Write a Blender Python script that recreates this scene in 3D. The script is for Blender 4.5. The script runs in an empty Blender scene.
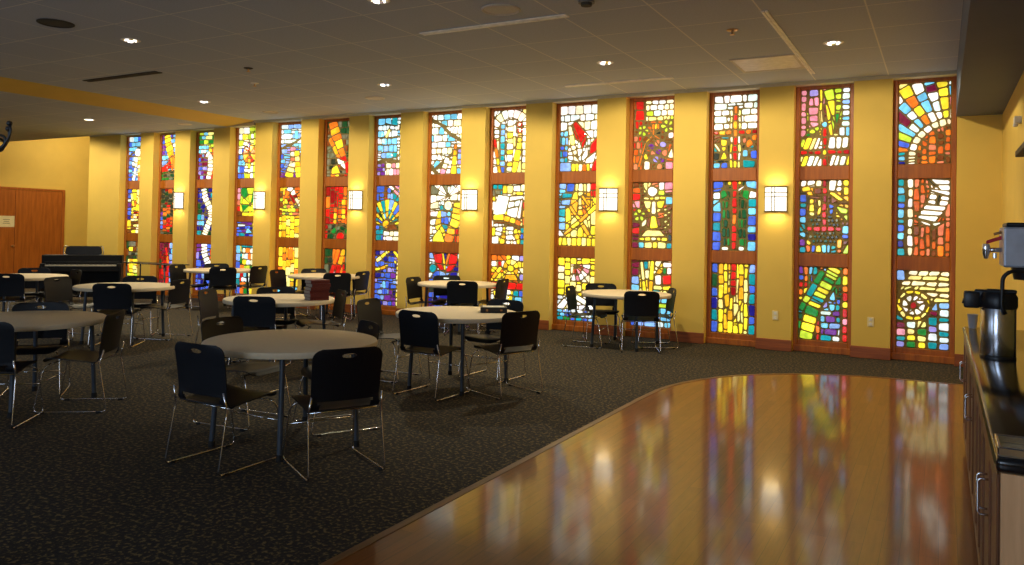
import bpy, bmesh, math, random
from mathutils import Vector, Matrix
random.seed(7)
PI = math.pi
sc = bpy.context.scene
COL = sc.collection

# ------------------------------------------------------------------ helpers
def link(o, parent=None):
    COL.objects.link(o)
    if parent is not None:
        o.parent = parent
    return o

def tag(o, label=None, cat=None, group=None, kind=None):
    if label: o['label'] = label
    if cat: o['category'] = cat
    if group: o['group'] = group
    if kind: o['kind'] = kind
    return o

def empty(name, loc=(0, 0, 0), rz=0.0, label=None, cat=None, group=None, kind=None):
    o = bpy.data.objects.new(name, None)
    o.empty_display_size = .1
    COL.objects.link(o)
    o.location = loc
    o.rotation_euler = (0, 0, rz)
    return tag(o, label, cat, group, kind)

def obj(name, bm, mat, parent=None, smooth=False, angle=None):
    bmesh.ops.recalc_face_normals(bm, faces=bm.faces[:])
    me = bpy.data.meshes.new(name)
    bm.to_mesh(me)
    bm.free()
    if mat is not None:
        for m in (mat if isinstance(mat, (list, tuple)) else [mat]):
            me.materials.append(m)
    if smooth:
        for p in me.polygons: p.use_smooth = True
        if angle:
            try: me.set_sharp_from_angle(angle=math.radians(angle))
            except Exception: pass
    return link(bpy.data.objects.new(name, me), parent)

def box(bm, x0, x1, y0, y1, z0, z1, bev=0.0, seg=1):
    r = bmesh.ops.create_cube(bm, size=1.0)
    vs = r['verts']
    for v in vs:
        v.co = Vector(((x0 + x1) / 2 + v.co.x * (x1 - x0), (y0 + y1) / 2 + v.co.y * (y1 - y0), (z0 + z1) / 2 + v.co.z * (z1 - z0)))
    if bev > 0:
        es = list({e for v in vs for e in v.link_edges})
        bmesh.ops.bevel(bm, geom=es, offset=bev, segments=seg, affect='EDGES', profile=.5)
    return bm

def NB(): return bmesh.new()
def boxbm(*a, **k): return box(NB(), *a, **k)

def tube(bm, pts, r, n=8, closed=False, radii=None):
    pts = [Vector(p) for p in pts]
    rings = []
    N = len(pts)
    ref = None
    for i, p in enumerate(pts):
        if closed:
            t = (pts[(i + 1) % N] - pts[i - 1]).normalized()
        else:
            a = pts[max(i - 1, 0)]; b = pts[min(i + 1, N - 1)]
            t = (b - a).normalized()
        if ref is None:
            ref = t.orthogonal().normalized()
        ref = (ref - t * ref.dot(t))
        if ref.length < 1e-5: ref = t.orthogonal()
        ref.normalize()
        bi = t.cross(ref)
        rr = radii[i] if radii else r
        rings.append([bm.verts.new(p + (ref * math.cos(2 * PI * k / n) + bi * math.sin(2 * PI * k / n)) * rr) for k in range(n)])
    M = N if closed else N - 1
    for i in range(M):
        A, B = rings[i], rings[(i + 1) % N]
        for k in range(n):
            bm.faces.new((A[k], A[(k + 1) % n], B[(k + 1) % n], B[k]))
    if not closed:
        bm.faces.new(rings[0][::-1]); bm.faces.new(rings[-1])
    return bm

def rounded(pts, rad, n=5):
    """polyline with rounded corners"""
    P = [Vector(p) for p in pts]
    out = [P[0]]
    for i in range(1, len(P) - 1):
        a, b, c = P[i - 1], P[i], P[i + 1]
        d1 = (a - b); d2 = (c - b)
        r = min(rad, d1.length * .45, d2.length * .45)
        p1 = b + d1.normalized() * r; p2 = b + d2.normalized() * r
        for k in range(n + 1):
            t = k / n
            out.append(p1 * (1 - t) ** 2 + b * 2 * t * (1 - t) + p2 * t * t)
    out.append(P[-1])
    return out

def lathe(bm, prof, n=32, c=(0, 0, 0)):
    """prof: list of (r, z)"""
    rings = []
    for r, z in prof:
        if r < 1e-6:
            rings.append([bm.verts.new((c[0], c[1], c[2] + z))])
        else:
            rings.append([bm.verts.new((c[0] + r * math.cos(2 * PI * k / n), c[1] + r * math.sin(2 * PI * k / n), c[2] + z)) for k in range(n)])
    for A, B in zip(rings, rings[1:]):
        if len(A) == 1 and len(B) == 1: continue
        for k in range(n):
            if len(A) == 1: bm.faces.new((A[0], B[k], B[(k + 1) % n]))
            elif len(B) == 1: bm.faces.new((A[k], A[(k + 1) % n], B[0]))
            else: bm.faces.new((A[k], A[(k + 1) % n], B[(k + 1) % n], B[k]))
    return bm

def prism(bm, pts, z0, z1):
    a = [bm.verts.new((x, y, z0)) for x, y in pts]
    b = [bm.verts.new((x, y, z1)) for x, y in pts]
    n = len(pts)
    bm.faces.new(a[::-1]); bm.faces.new(b)
    for i in range(n):
        bm.faces.new((a[i], a[(i + 1) % n], b[(i + 1) % n], b[i]))
    return bm

def copy_tree(o, parent=None):
    c = o.copy()
    COL.objects.link(c)
    c.parent = parent
    for ch in o.children:
        copy_tree(ch, c)
    return c

# ------------------------------------------------------------------ materials
def s2l(c):
    c = c / 255.0
    return c / 12.92 if c <= .04045 else ((c + .055) / 1.055) ** 2.4
def rgb(r, g, b): return (s2l(r), s2l(g), s2l(b), 1.0)

class MT:
    def __init__(self, name):
        self.m = bpy.data.materials.new(name)
        self.m.use_nodes = True
        self.nt = self.m.node_tree
        self.b = self.nt.nodes['Principled BSDF']
    def n(self, t, **k):
        nd = self.nt.nodes.new(t)
        for a, v in k.items(): setattr(nd, a, v)
        return nd
    def l(self, a, b): self.nt.links.new(a, b)
    def set(self, **k):
        for a, v in k.items(): self.b.inputs[a.replace('_', ' ')].default_value = v
        return self
    def coord(self, which='Object', scale=(1, 1, 1), rot=(0, 0, 0), loc=(0, 0, 0)):
        tc = self.n('ShaderNodeTexCoord'); mp = self.n('ShaderNodeMapping')
        self.l(tc.outputs[which], mp.inputs['Vector'])
        mp.inputs['Scale'].default_value = scale; mp.inputs['Rotation'].default_value = rot; mp.inputs['Location'].default_value = loc
        return mp.outputs['Vector']
    def noise(self, vec, scale=5, detail=3, rough=.5):
        t = self.n('ShaderNodeTexNoise')
        self.l(vec, t.inputs['Vector'])
        t.inputs['Scale'].default_value = scale; t.inputs['Detail'].default_value = detail; t.inputs['Roughness'].default_value = rough
        return t.outputs['Fac']
    def ramp(self, fac, stops):
        r = self.n('ShaderNodeValToRGB')
        self.l(fac, r.inputs['Fac'])
        e = r.color_ramp.elements
        while len(e) < len(stops): e.new(.5)
        for x, (p, c) in zip(e, stops):
            x.position = p; x.color = c
        return r.outputs['Color']
    def mix(self, a, b, fac, mode='MIX'):
        m = self.n('ShaderNodeMix', data_type='RGBA', blend_type=mode)
        for s, v in ((m.inputs[6], a), (m.inputs[7], b), (m.inputs[0], fac)):
            if hasattr(v, 'links'): self.l(v, s)
            else: s.default_value = v
        return m.outputs[2]
    def bump(self, h, strength=.2, dist=.01):
        b = self.n('ShaderNodeBump')
        b.inputs['Strength'].default_value = strength; b.inputs['Distance'].default_value = dist
        self.l(h, b.inputs['Height']); self.l(b.outputs['Normal'], self.b.inputs['Normal'])
    def base(self, s): self.l(s, self.b.inputs['Base Color'])

def plain(name, col, rough=.5, metal=0.0, var=.12, nscale=12, bump=0.0, **k):
    M = MT(name)
    v = M.coord()
    f = M.noise(v, nscale, 4)
    lo = tuple(c * (1 - var) for c in col[:3]) + (1,)
    hi = tuple(min(1, c * (1 + var)) for c in col[:3]) + (1,)
    M.base(M.ramp(f, [(.3, lo), (.7, hi)]))
    M.set(Roughness=rough, Metallic=metal, **k)
    if bump: M.bump(M.noise(v, nscale * 8, 2), bump, .004)
    return M.m

def wood(name, c1, c2, rough=.35, axis='Z', scale=1.0, coat=0.0):
    M = MT(name)
    sc_ = {'X': (1.2, 14, 14), 'Y': (14, 1.2, 14), 'Z': (14, 14, 1.2)}[axis]
    v = M.coord(scale=tuple(s * scale for s in sc_))
    f = M.noise(v, 2.2, 6, .6)
    c = M.ramp(f, [(.32, c1), (.68, c2)])
    M.base(c)
    M.set(Roughness=rough)
    if coat: M.set(Coat_Weight=coat, Coat_Roughness=.15)
    M.bump(f, .05, .003)
    return M.m

def emis(name, col, strength, base=(.8, .8, .8, 1)):
    M = MT(name)
    v = M.coord()
    f = M.noise(v, 3, 2)
    M.l(M.ramp(f, [(.2, tuple(c * .96 for c in col[:3]) + (1,)), (.8, col)]), M.b.inputs['Emission Color'])
    M.set(Base_Color=base, Emission_Strength=strength, Roughness=.4)
    return M.m

m_wall = plain('yellow_wall_paint', rgb(226, 188, 84), .75, var=.03, nscale=3, bump=.05)
m_ceil_trim = plain('pale_trim_paint', rgb(205, 190, 150), .6, var=.05)
m_frame = wood('cherry_window_frame', rgb(146, 74, 8), rgb(182, 102, 18), .45, 'Z', .6)
m_basew = wood('cherry_baseboard', rgb(128, 64, 24), rgb(164, 88, 36), .4, 'X')
m_door = wood('oak_door_veneer', rgb(150, 78, 20), rgb(186, 104, 34), .4, 'Z', .6)
m_cab = wood('brown_cabinet_wood', rgb(104, 66, 40), rgb(140, 92, 58), .4, 'Z')
m_endp = wood('pale_laminate_wood', rgb(206, 156, 110), rgb(232, 186, 138), .45, 'Z', .7)
m_black = plain('black_plastic', rgb(15, 18, 26), .38, var=.2, nscale=30)
m_chair = plain('dark_navy_plastic', rgb(13, 15, 22), .5, var=.15, nscale=40, bump=.02, Specular_IOR_Level=.3)
m_chrome = plain('chrome_wire', (.8, .8, .82, 1), .12, 1.0, var=.03)
m_steel = plain('brushed_steel', (.55, .56, .6, 1), .2, 1.0, var=.06, nscale=20)
m_top = plain('white_table_plastic', rgb(228, 208, 174), .6, var=.03, nscale=40, bump=.02, Specular_IOR_Level=.25)
m_leg = plain('grey_table_leg_paint', rgb(62, 70, 80), .4, .2, var=.08)
m_rubber = plain('black_rubber', rgb(18, 18, 18), .8)
m_counter = plain('black_laminate_worktop', rgb(24, 24, 24), .12, var=.3, nscale=60)
m_grey = plain('grey_paint_metal', rgb(120, 118, 112), .5)
m_white = plain('white_plastic', rgb(226, 220, 206), .5, var=.03)
m_paper = plain('cream_paper', rgb(232, 214, 160), .8, var=.04)
m_ink = plain('grey_ink', rgb(150, 130, 92), .8)
m_maroon = plain('maroon_book_cloth', rgb(92, 20, 18), .55, var=.15, nscale=50)
m_pages = plain('grey_book_page_edges', rgb(150, 146, 138), .8, var=.15, nscale=90)
m_bcover = plain('black_book_leather', rgb(20, 18, 18), .45)
m_gold = plain('gilt_lettering', rgb(170, 120, 70), .4, .6)
m_red = plain('red_lever_plastic', rgb(214, 26, 46), .3)
m_brass = plain('brass_knob', (.55, .34, .16, 1), .4, 1.0, var=.05)
m_sbronze = plain('dark_bronze_metal', rgb(110, 92, 52), .45, .6)
m_diff = emis('glowing_sconce_diffuser', (1, .94, .80, 1), 1.45)
m_glints = emis('downlight_glints', (1, .93, .84, 1), 3.0)
m_lamphot = emis('downlight_bright_lamp', (1, .88, .66, 1), 6.0)
m_piano = plain('black_satin_piano', rgb(12, 10, 9), .55, Specular_IOR_Level=.25)
m_keys = plain('ivory_keys', rgb(200, 190, 165), .35)
m_speak = plain('speaker_grille', rgb(206, 198, 184), .7, var=.2, nscale=200)
m_dkgrille = plain('dark_speaker_grille', rgb(64, 60, 50), .8, var=.2, nscale=200)
m_slot = plain('slot_diffuser_metal', rgb(244, 238, 226), .5)
m_slotdk = plain('slot_diffuser_dark', rgb(40, 36, 30), .7)
m_panel = plain('pale_grey_panel', rgb(222, 218, 216), .45)
m_enamel = plain('cool_grey_enamel', rgb(190, 198, 214), .3, .3)
m_dkwood = wood('dark_stained_wood', rgb(46, 30, 18), rgb(64, 42, 26), .5, 'Y')
m_cup = plain('grey_foam_cup', rgb(190, 190, 192), .5)
m_lead = plain('olive_mortar', rgb(132, 112, 62), .85, var=.25, nscale=30)

def mk_glass():
    M = MT('stained_glass_chunks')
    a = M.n('ShaderNodeVertexColor', layer_name='glass')
    v = M.coord()
    f = M.noise(v, 17, 3, .6)
    k = M.ramp(f, [(.28, (.66, .66, .66, 1)), (.72, (1.2, 1.2, 1.2, 1))])
    c = M.mix(a.outputs['Color'], k, 1.0, 'MULTIPLY')
    M.l(c, M.b.inputs['Emission Color'])
    M.l(c, M.b.inputs['Base Color'])
    M.set(Emission_Strength=1.2, Roughness=.15)
    return M.m
m_glass = mk_glass()

def mk_carpet():
    M = MT('speckled_carpet')
    v = M.coord()
    f = M.noise(v, 38, 2, .6)
    g = M.noise(M.coord(scale=(18, 60, 1)), 1.0, 2, .6)
    s = M.ramp(f, [(.4, rgb(13, 10, 6)), (.54, rgb(37, 29, 15)), (.64, rgb(112, 92, 52))])
    s2 = M.mix(s, rgb(52, 42, 24), M.ramp(g, [(.55, (0, 0, 0, 1)), (.75, (.5, .5, .5, 1))]))
    M.base(s2)
    M.set(Roughness=.95)
    M.bump(f, .6, .006)
    return M.m
m_carpet = mk_carpet()

def mk_hard():
    M = MT('varnished_hardwood')
    v = M.coord(rot=(0, 0, PI / 2))
    br = M.n('ShaderNodeTexBrick')
    M.l(v, br.inputs['Vector'])
    br.offset = .37; br.squash = 1.0
    for k, val in (('Scale', 1.0), ('Mortar Size', .0012), ('Mortar Smooth', .2), ('Bias', 0.0), ('Brick Width', 1.1), ('Row Height', .085)):
        br.inputs[k].default_value = val
    br.inputs['Color1'].default_value = rgb(126, 70, 26); br.inputs['Color2'].default_value = rgb(142, 82, 32); br.inputs['Mortar'].default_value = rgb(84, 46, 18)
    f = M.noise(M.coord(scale=(30, 2, 1)), 2.0, 5, .6)
    c = M.mix(br.outputs['Color'], M.ramp(f, [(.3, (.8, .78, .75, 1)), (.7, (1.1, 1.08, 1.05, 1))]), 1.0, 'MULTIPLY')
    M.base(c)
    w = M.noise(M.coord(), 1.1, 2)
    M.set(Roughness=.42, Specular_IOR_Level=.15, Coat_Weight=.78, Coat_Roughness=.1)
    M.bump(M.noise(M.coord(scale=(9, 3, 1)), 2.5, 3), .07, .006)
    return M.m
m_hard = mk_hard()
m_floortrim = wood('floor_edge_trim_wood', rgb(96, 62, 30), rgb(128, 86, 44), .4, 'Y')

def mk_ceil():
    M = MT('ceiling_tiles')
    v = M.coord(loc=(.62 , .06, 0))
    br = M.n('ShaderNodeTexBrick')
    M.l(v, br.inputs['Vector'])
    br.offset = 0.0
    for k, val in (('Scale', 1.0), ('Mortar Size', .009), ('Mortar Smooth', .3), ('Bias', 0.0), ('Brick Width', .89), ('Row Height', .865)):
        br.inputs[k].default_value = val
    br.inputs['Color1'].default_value = rgb(180, 186, 198); br.inputs['Color2'].default_value = rgb(185, 191, 203); br.inputs['Mortar'].default_value = rgb(224, 221, 214)
    f = M.noise(M.coord(), 60, 3)
    c = M.mix(br.outputs['Color'], M.ramp(f, [(.3, (.9, .9, .9, 1)), (.7, (1.05, 1.05, 1.05, 1))]), 1.0, 'MULTIPLY')
    M.base(c)
    M.set(Roughness=.9)
    return M.m
m_ceil = mk_ceil()
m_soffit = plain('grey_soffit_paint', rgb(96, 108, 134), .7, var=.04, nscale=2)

# ------------------------------------------------------------------ camera
YAW, PITCH, ROLL, FPX, CY = .506, -.0175, -.0197, 775.5, 217.0
CAMH, D = 1.58, 11.174
H = 3.70
cyw, syw = math.cos(YAW), math.sin(YAW); cp, sp = math.cos(PITCH), math.sin(PITCH); cr, sr = math.cos(ROLL), math.sin(ROLL)
fwd = Vector((-syw * cp, cyw * cp, -sp)); right = Vector((cyw, syw, 0)); down = fwd.cross(right)
r2 = right * cr + down * sr; d2 = -right * sr + down * cr
cam = bpy.data.cameras.new('camera')
cam.sensor_width = 36.0; cam.sensor_fit = 'HORIZONTAL'
cam.lens = FPX / 1024 * 36.0
cam.shift_y = -(282.5 - CY) / 1024
cam.clip_start = .05
co = bpy.data.objects.new('camera', cam)
COL.objects.link(co)
R3 = Matrix((r2, -d2, -fwd)).transposed()
co.matrix_world = Matrix.Translation((0, 0, CAMH)) @ R3.to_4x4()
sc.camera = co

# ------------------------------------------------------------------ room shell
XL, XR = -22.0, .64
YB, YA = -3.2, 15.2           # back wall, alcove far wall
REC = .15                      # depth of the window recess
def struct(name, bm, mat, **k):
    return tag(obj(name, bm, mat, **k), kind='structure')

struct('floor', boxbm(XL, XR + .1, YB, YA, -.12, 0), m_carpet)

# hardwood dance floor with a rounded far corner
edge = [(-2.47, 2.3), (-2.47, 7.1)]
for k in range(1, 15):
    a = PI - (PI / 2) * k / 14
    edge.append((-.25 + 2.22 * math.cos(a), 7.25 + 2.45 * math.sin(a) ** .93))
edge += [(.64, 9.74)]
pts = [(-2.47, -2.6)] + edge + [(.64, -2.6)]
struct('floor_hardwood', prism(NB(), pts, 0.0, .006), m_hard)
bm = NB()
for w0, w1, z in ((0, .05, .0085),):
    e2 = [(-2.47, -2.6)] + edge
    vin = []; vout = []
    for i, p in enumerate(e2):
        a = Vector(e2[max(i - 1, 0)]); b = Vector(e2[min(i + 1, len(e2) - 1)])
        t = (b - a).normalized(); nrm = Vector((-t.y, t.x))
        vin.append((p[0], p[1])); vout.append((p[0] + nrm.x * w1, p[1] + nrm.y * w1))
    for i in range(len(e2) - 1):
        q = [vin[i], vin[i + 1], vout[i + 1], vout[i]]
        prism(bm, q, .0005, z)
bmesh.ops.remove_doubles(bm, verts=bm.verts[:], dist=.0005)
struct('trim_1', bm, m_floortrim)

# ceiling with a shallow sloping step towards the far left
prof = [(XR + .1, H), (-12.15, H), (-13.0, H - .08), (XL - .1, H - .08)]
bm = NB()
lo = [(bm.verts.new((x, YB, z)), bm.verts.new((x, D, z))) for x, z in prof]
hi = [(bm.verts.new((x, YB, H + .7)), bm.verts.new((x, D, H + .7))) for x, z in prof]
for i in range(3):
    if i != 1: bm.faces.new((lo[i][0], lo[i + 1][0], lo[i + 1][1], lo[i][1]))
    bm.faces.new((hi[i][0], hi[i][1], hi[i + 1][1], hi[i + 1][0]))
    bm.faces.new((lo[i][1], lo[i + 1][1], hi[i + 1][1], hi[i][1]))
    bm.faces.new((lo[i][0], hi[i][0], hi[i + 1][0], lo[i + 1][0]))
for i in (0, 3):
    bm.faces.new((lo[i][0], lo[i][1], hi[i][1], hi[i][0]))
struct('ceiling', bm, m_ceil)
bm = NB()
q = [bm.verts.new(v) for v in ((-12.15, YB, H), (-13.0, YB, H - .08), (-13.0, D, H - .08), (-12.15, D, H))]
q2 = [bm.verts.new(v.co + Vector((0, 0, .03))) for v in q]
bm.faces.new(q); bm.faces.new(q2[::-1])
for i in range(4): bm.faces.new((q[i], q[(i + 1) % 4], q2[(i + 1) % 4], q2[i]))
struct('ceiling_step', bm, m_wall)
struct('ceiling_alcove', boxbm(XL, -16.4, D, YA, 4.3, 4.4), m_ceil)

WIN = [(-16.5, -15.782), (-15.332, -14.609), (-14.123, -13.393), (-12.903, -12.166), (-11.694, -10.92), (-10.473, -9.711), (-9.234, -8.514), (-8.02, -7.218), (-6.739, -5.968), (-5.488, -4.71), (-4.234, -3.477), (-2.997, -2.25), (-1.789, -1.033), (-.572, .16)]
WD = .42   # thickness of the piers
bm = NB()
xs = [-17.66] + [v for w in WIN for v in w] + [XR + .1]
for i in range(0, len(xs), 2):
    box(bm, xs[i], xs[i + 1], D, D + WD, 0, H)
struct('wall_window', bm, m_wall)
# backing behind the windows, closing the wall outside
bm = NB()
for i in range(14):
    box(bm, WIN[i][0] - .02, WIN[i][1] + .02, D + REC + .14, D + WD + .02, 0, H)
struct('wall_window_backing', bm, m_wall)
struct('wall_left', boxbm(XL - .12, XL, YB, YA, 0, 4.4), m_wall)
struct('wall_alcove', boxbm(XL, -16.4, YA, YA + .12, 0, 4.4), m_wall)
struct('wall_alcove_side', boxbm(-16.52, -16.4, D + WD, YA, 0, 4.4), m_wall)
struct('wall_right', boxbm(XR, XR + .12, YB, D, 0, H), m_wall)
# back wall behind the camera, with tall window openings that let the cool daylight in
bw = [(-19, -16.4), (-14, -11.4), (-9, -6.4), (-3.6, -1.0)]
bm = NB()
xs = [XL] + [v for w in bw for v in w] + [XR]
for i in range(0, len(xs), 2):
    box(bm, xs[i], xs[i + 1], YB - .15, YB, 0, H)
for a, b in bw:
    box(bm, a, b, YB - .15, YB, 0, .7); box(bm, a, b, YB - .15, YB, 2.9, H)
struct('wall_back', bm, m_wall)

# pale trim line under the ceiling and baseboards on the piers
bm = NB()
box(bm, -17.66, -13.0, D - .012, D + REC, H - .1, H - .05)
box(bm, -12.2, .15, D - .012, D + REC, H - .045, H - .0)
box(bm, -12.98, -12.2, D - .012, D + REC, H - .09, H - .03)
struct('trim_2', bm, m_ceil_trim)
bm = NB()
xs = [-17.66] + [v for w in WIN for v in w] + [XR]
for i in range(0, len(xs), 2):
    a, b = xs[i], xs[i + 1]
    if i == 28: a += .005
    box(bm, a - (.012 if i else 0), b + .012, D - .022, D + .0, 0, .155, .006)
struct('baseboard_window', bm, m_basew)
struct('baseboard_left', boxbm(XL, XL + .02, YB, 11.4, 0, .155), m_basew)

# ------------------------------------------------------------------ stained glass engine
PAL = dict(W=(255, 253, 246), w=(248, 238, 196), Y=(248, 222, 52), y=(248, 236, 140), A=(236, 172, 34), O=(232, 116, 32), o=(196, 88, 30), R=(196, 30, 24), r=(140, 18, 20),
           M=(104, 20, 48), K=(224, 140, 160), P=(104, 44, 136), V=(146, 134, 210), B=(64, 96, 206), b=(30, 26, 120), C=(112, 196, 232), c=(222, 238, 240), S=(126, 168, 232),
           T=(18, 140, 150), G=(28, 120, 46), g=(22, 66, 34), L=(188, 214, 56), N=(112, 60, 24), D=(44, 48, 36), k=(214, 120, 84), E=(104, 104, 80))

def area2(p): return sum(p[i][0] * p[(i + 1) % len(p)][1] - p[(i + 1) % len(p)][0] * p[i][1] for i in range(len(p)))
def ccw(p): return list(p) if area2(p) > 0 else list(p)[::-1]
def clip(p, nx, ny, c):
    """keep nx*x+ny*y <= c"""
    out = []
    n = len(p)
    for i in range(n):
        a, b = p[i], p[(i + 1) % n]
        da = nx * a[0] + ny * a[1] - c; db = nx * b[0] + ny * b[1] - c
        if da <= 0: out.append(a)
        if (da < 0 < db) or (db < 0 < da):
            t = da / (da - db)
            out.append((a[0] + t * (b[0] - a[0]), a[1] + t * (b[1] - a[1])))
    return out
def halfplanes(s):
    s = ccw(s); H_ = []
    for i in range(len(s)):
        a, b = s[i], s[(i + 1) % len(s)]
        ex, ey = b[0] - a[0], b[1] - a[1]
        L = math.hypot(ex, ey)
        if L < 1e-9: continue
        H_.append((ey / L, -ex / L, (ey * a[0] - ex * a[1]) / L))
    return H_

class Panel:
    def __init__(s, w, h, seed):
        s.w, s.h = w, h
        s.pc = []
        s.rn = random.Random(seed)
    def raw(s, poly, col):
        """poly in metres; cuts the pieces below it"""
        poly = ccw(poly)
        for (nx, ny, c) in ((-1, 0, 0), (1, 0, s.w), (0, -1, 0), (0, 1, s.h)):
            poly = clip(poly, nx, ny, c)
            if len(poly) < 3: return
        if area2(poly) < 1e-5: return
        hp = halfplanes(poly)
        bx = (min(p[0] for p in poly), max(p[0] for p in poly), min(p[1] for p in poly), max(p[1] for p in poly))
        new = []
        for q, cc in s.pc:
            if min(p[0] for p in q) >= bx[1] or max(p[0] for p in q) <= bx[0] or min(p[1] for p in q) >= bx[3] or max(p[1] for p in q) <= bx[2]:
                new.append((q, cc)); continue
            rest = q; frag = []
            for nx, ny, c in hp:
                out = clip(rest, -nx, -ny, -c)
                if len(out) > 2 and area2(out) > 2e-5: frag.append(out)
                rest = clip(rest, nx, ny, c)
                if len(rest) < 3: break
            if len(rest) < 3 or area2(rest) < 1e-6: new.append((q, cc))
            else: new += [(f, cc) for f in frag]
        s.pc = new
        if col != '0': s.pc.append((poly, col))
    def uv(s, pts): return [(u * s.w, v * s.h) for u, v in pts]
    def pick(s, cols, i): return cols[i % len(cols)] if cols[0] != '?' else s.rn.choice(cols[1:])
    # --- operations, in u (0-1 left to right) and v (0-1 top to bottom)
    def P(s, col, *pts): s.raw(s.uv(pts), col)
    def bricks(s, u0, v0, u1, v1, nx, ny, cols, stag=.5, jit=.22, byrow=True):
        k = 0
        if byrow:
            vs = [v0 + (v1 - v0) * (j + (s.rn.uniform(-jit, jit) * .6 if 0 < j < ny else 0)) / ny for j in range(ny + 1)]
            for j in range(ny):
                off = stag * (j % 2)
                us = [u0]
                for i in range(1, nx + 1):
                    x = u0 + (u1 - u0) * (i - off + s.rn.uniform(-jit, jit)) / nx
                    if x - us[-1] > .3 * (u1 - u0) / nx and u1 - x > .3 * (u1 - u0) / nx: us.append(x)
                us.append(u1)
                for i in range(len(us) - 1):
                    s.P(s.pick(cols, k), (us[i], vs[j]), (us[i + 1], vs[j]), (us[i + 1], vs[j + 1]), (us[i], vs[j + 1])); k += 1
        else:
            us = [u0 + (u1 - u0) * (j + (s.rn.uniform(-jit, jit) * .6 if 0 < j < nx else 0)) / nx for j in range(nx + 1)]
            for j in range(nx):
                off = stag * (j % 2)
                vs = [v0]
                for i in range(1, ny + 1):
                    x = v0 + (v1 - v0) * (i - off + s.rn.uniform(-jit, jit)) / ny
                    if x - vs[-1] > .3 * (v1 - v0) / ny and v1 - x > .3 * (v1 - v0) / ny: vs.append(x)
                vs.append(v1)
                for i in range(len(vs) - 1):
                    s.P(s.pick(cols, k), (us[j], vs[i]), (us[j + 1], vs[i]), (us[j + 1], vs[i + 1]), (us[j], vs[i + 1])); k += 1
    def col(s, u0, u1, v0, v1, cols, jit=.15):
        n = len(cols)
        vs = [v0 + (v1 - v0) * (i + (s.rn.uniform(-jit, jit) if 0 < i < n else 0)) / n for i in range(n + 1)]
        for i in range(n):
            s.P(cols[i], (u0, vs[i]), (u1, vs[i]), (u1, vs[i + 1]), (u0, vs[i + 1]))
    def row(s, u0, u1, v0, v1, cols, slant=0.0, jit=.12):
        n = len(cols)
        us = [u0 + (u1 - u0) * (i + (s.rn.uniform(-jit, jit) if 0 < i < n else 0)) / n for i in range(n + 1)]
        for i in range(n):
            s.P(cols[i], (us[i] + slant, v0), (us[i + 1] + slant, v0), (us[i + 1], v1), (us[i], v1))
    def band(s, L, Rr, cols, sub=1):
        k = 0
        for i in range(len(L) - 1):
            for j in range(sub):
                a, b = j / sub, (j + 1) / sub
                f = lambda p, q, t: (p[0] + (q[0] - p[0]) * t, p[1] + (q[1] - p[1]) * t)
                s.P(s.pick(cols, k), f(L[i], L[i + 1], a), f(Rr[i], Rr[i + 1], a), f(Rr[i], Rr[i + 1], b), f(L[i], L[i + 1], b)); k += 1
    def stroke(s, pts, w, cols, sub=1):
        P_ = s.uv(pts); Lp = []; Rp = []
        for i, p in enumerate(P_):
            a = P_[max(i - 1, 0)]; b = P_[min(i + 1, len(P_) - 1)]
            L = math.hypot(b[0] - a[0], b[1] - a[1]) or 1
            nx, ny = -(b[1] - a[1]) / L, (b[0] - a[0]) / L
            ww = w[i] if isinstance(w, (list, tuple)) else w
            h = ww * s.w / 2
            Lp.append(((p[0] + nx * h) / s.w, (p[1] + ny * h) / s.h)); Rp.append(((p[0] - nx * h) / s.w, (p[1] - ny * h) / s.h))
        s.band(Lp, Rp, cols, sub)
    def pol(s, cu, cv, r, a): return ((cu * s.w + r * s.w * math.cos(math.radians(a))) / s.w, (cv * s.h - r * s.w * math.sin(math.radians(a))) / s.h)
    def ring(s, cu, cv, r0, r1, a0, a1, cols):
        n = len(cols)
        for i in range(n):
            A, B = a0 + (a1 - a0) * i / n, a0 + (a1 - a0) * (i + 1) / n
            s.P(cols[i], s.pol(cu, cv, r0, A), s.pol(cu, cv, r1, A), s.pol(cu, cv, r1, B), s.pol(cu, cv, r0, B))
    def fan(s, cu, cv, r0, r1, a0, a1, rays):
        n = len(rays)
        for i, ry in enumerate(rays):
            A, B = a0 + (a1 - a0) * i / n, a0 + (a1 - a0) * (i + 1) / n
            m = len(ry)
            js = [r0 + (r1 - r0) * (j + (s.rn.uniform(-.2, .2) if 0 < j < m else 0)) / m for j in range(m + 1)]
            for j in range(m):
                s.P(ry[j], s.pol(cu, cv, js[j], A), s.pol(cu, cv, js[j + 1], A), s.pol(cu, cv, js[j + 1], B), s.pol(cu, cv, js[j], B))
    def disc(s, cu, cv, r, col, n=8, ry=None):
        s.P(col, *[((cu * s.w + r * s.w * math.cos(2 * PI * (k + .5) / n)) / s.w, (cv * s.h + (ry or r) * s.w * math.sin(2 * PI * (k + .5) / n)) / s.h) for k in range(n)])
    def flower(s, cu, cv, r, col, n=5, a0=90):
        for k in range(n):
            a = a0 + 360 * k / n
            s.P(col, s.pol(cu, cv, r * .25, a - 30), s.pol(cu, cv, r * .85, a - 26), s.pol(cu, cv, r, a), s.pol(cu, cv, r * .85, a + 26), s.pol(cu, cv, r * .25, a + 30))

    def warp(s, x, y):
        k = s.ph
        dx = .0065 * math.sin(31 * x + 17 * y + k) + .004 * math.sin(71 * y - 23 * x + 2.1 * k)
        dy = .0065 * math.sin(27 * y - 19 * x + 1.7 * k) + .004 * math.sin(67 * x + 29 * y + .6 * k)
        ex = min(1, x / .03, (s.w - x) / .03); ey = min(1, y / .03, (s.h - y) / .03)
        return x + dx * max(0, ex), y + dy * max(0, ey)
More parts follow.
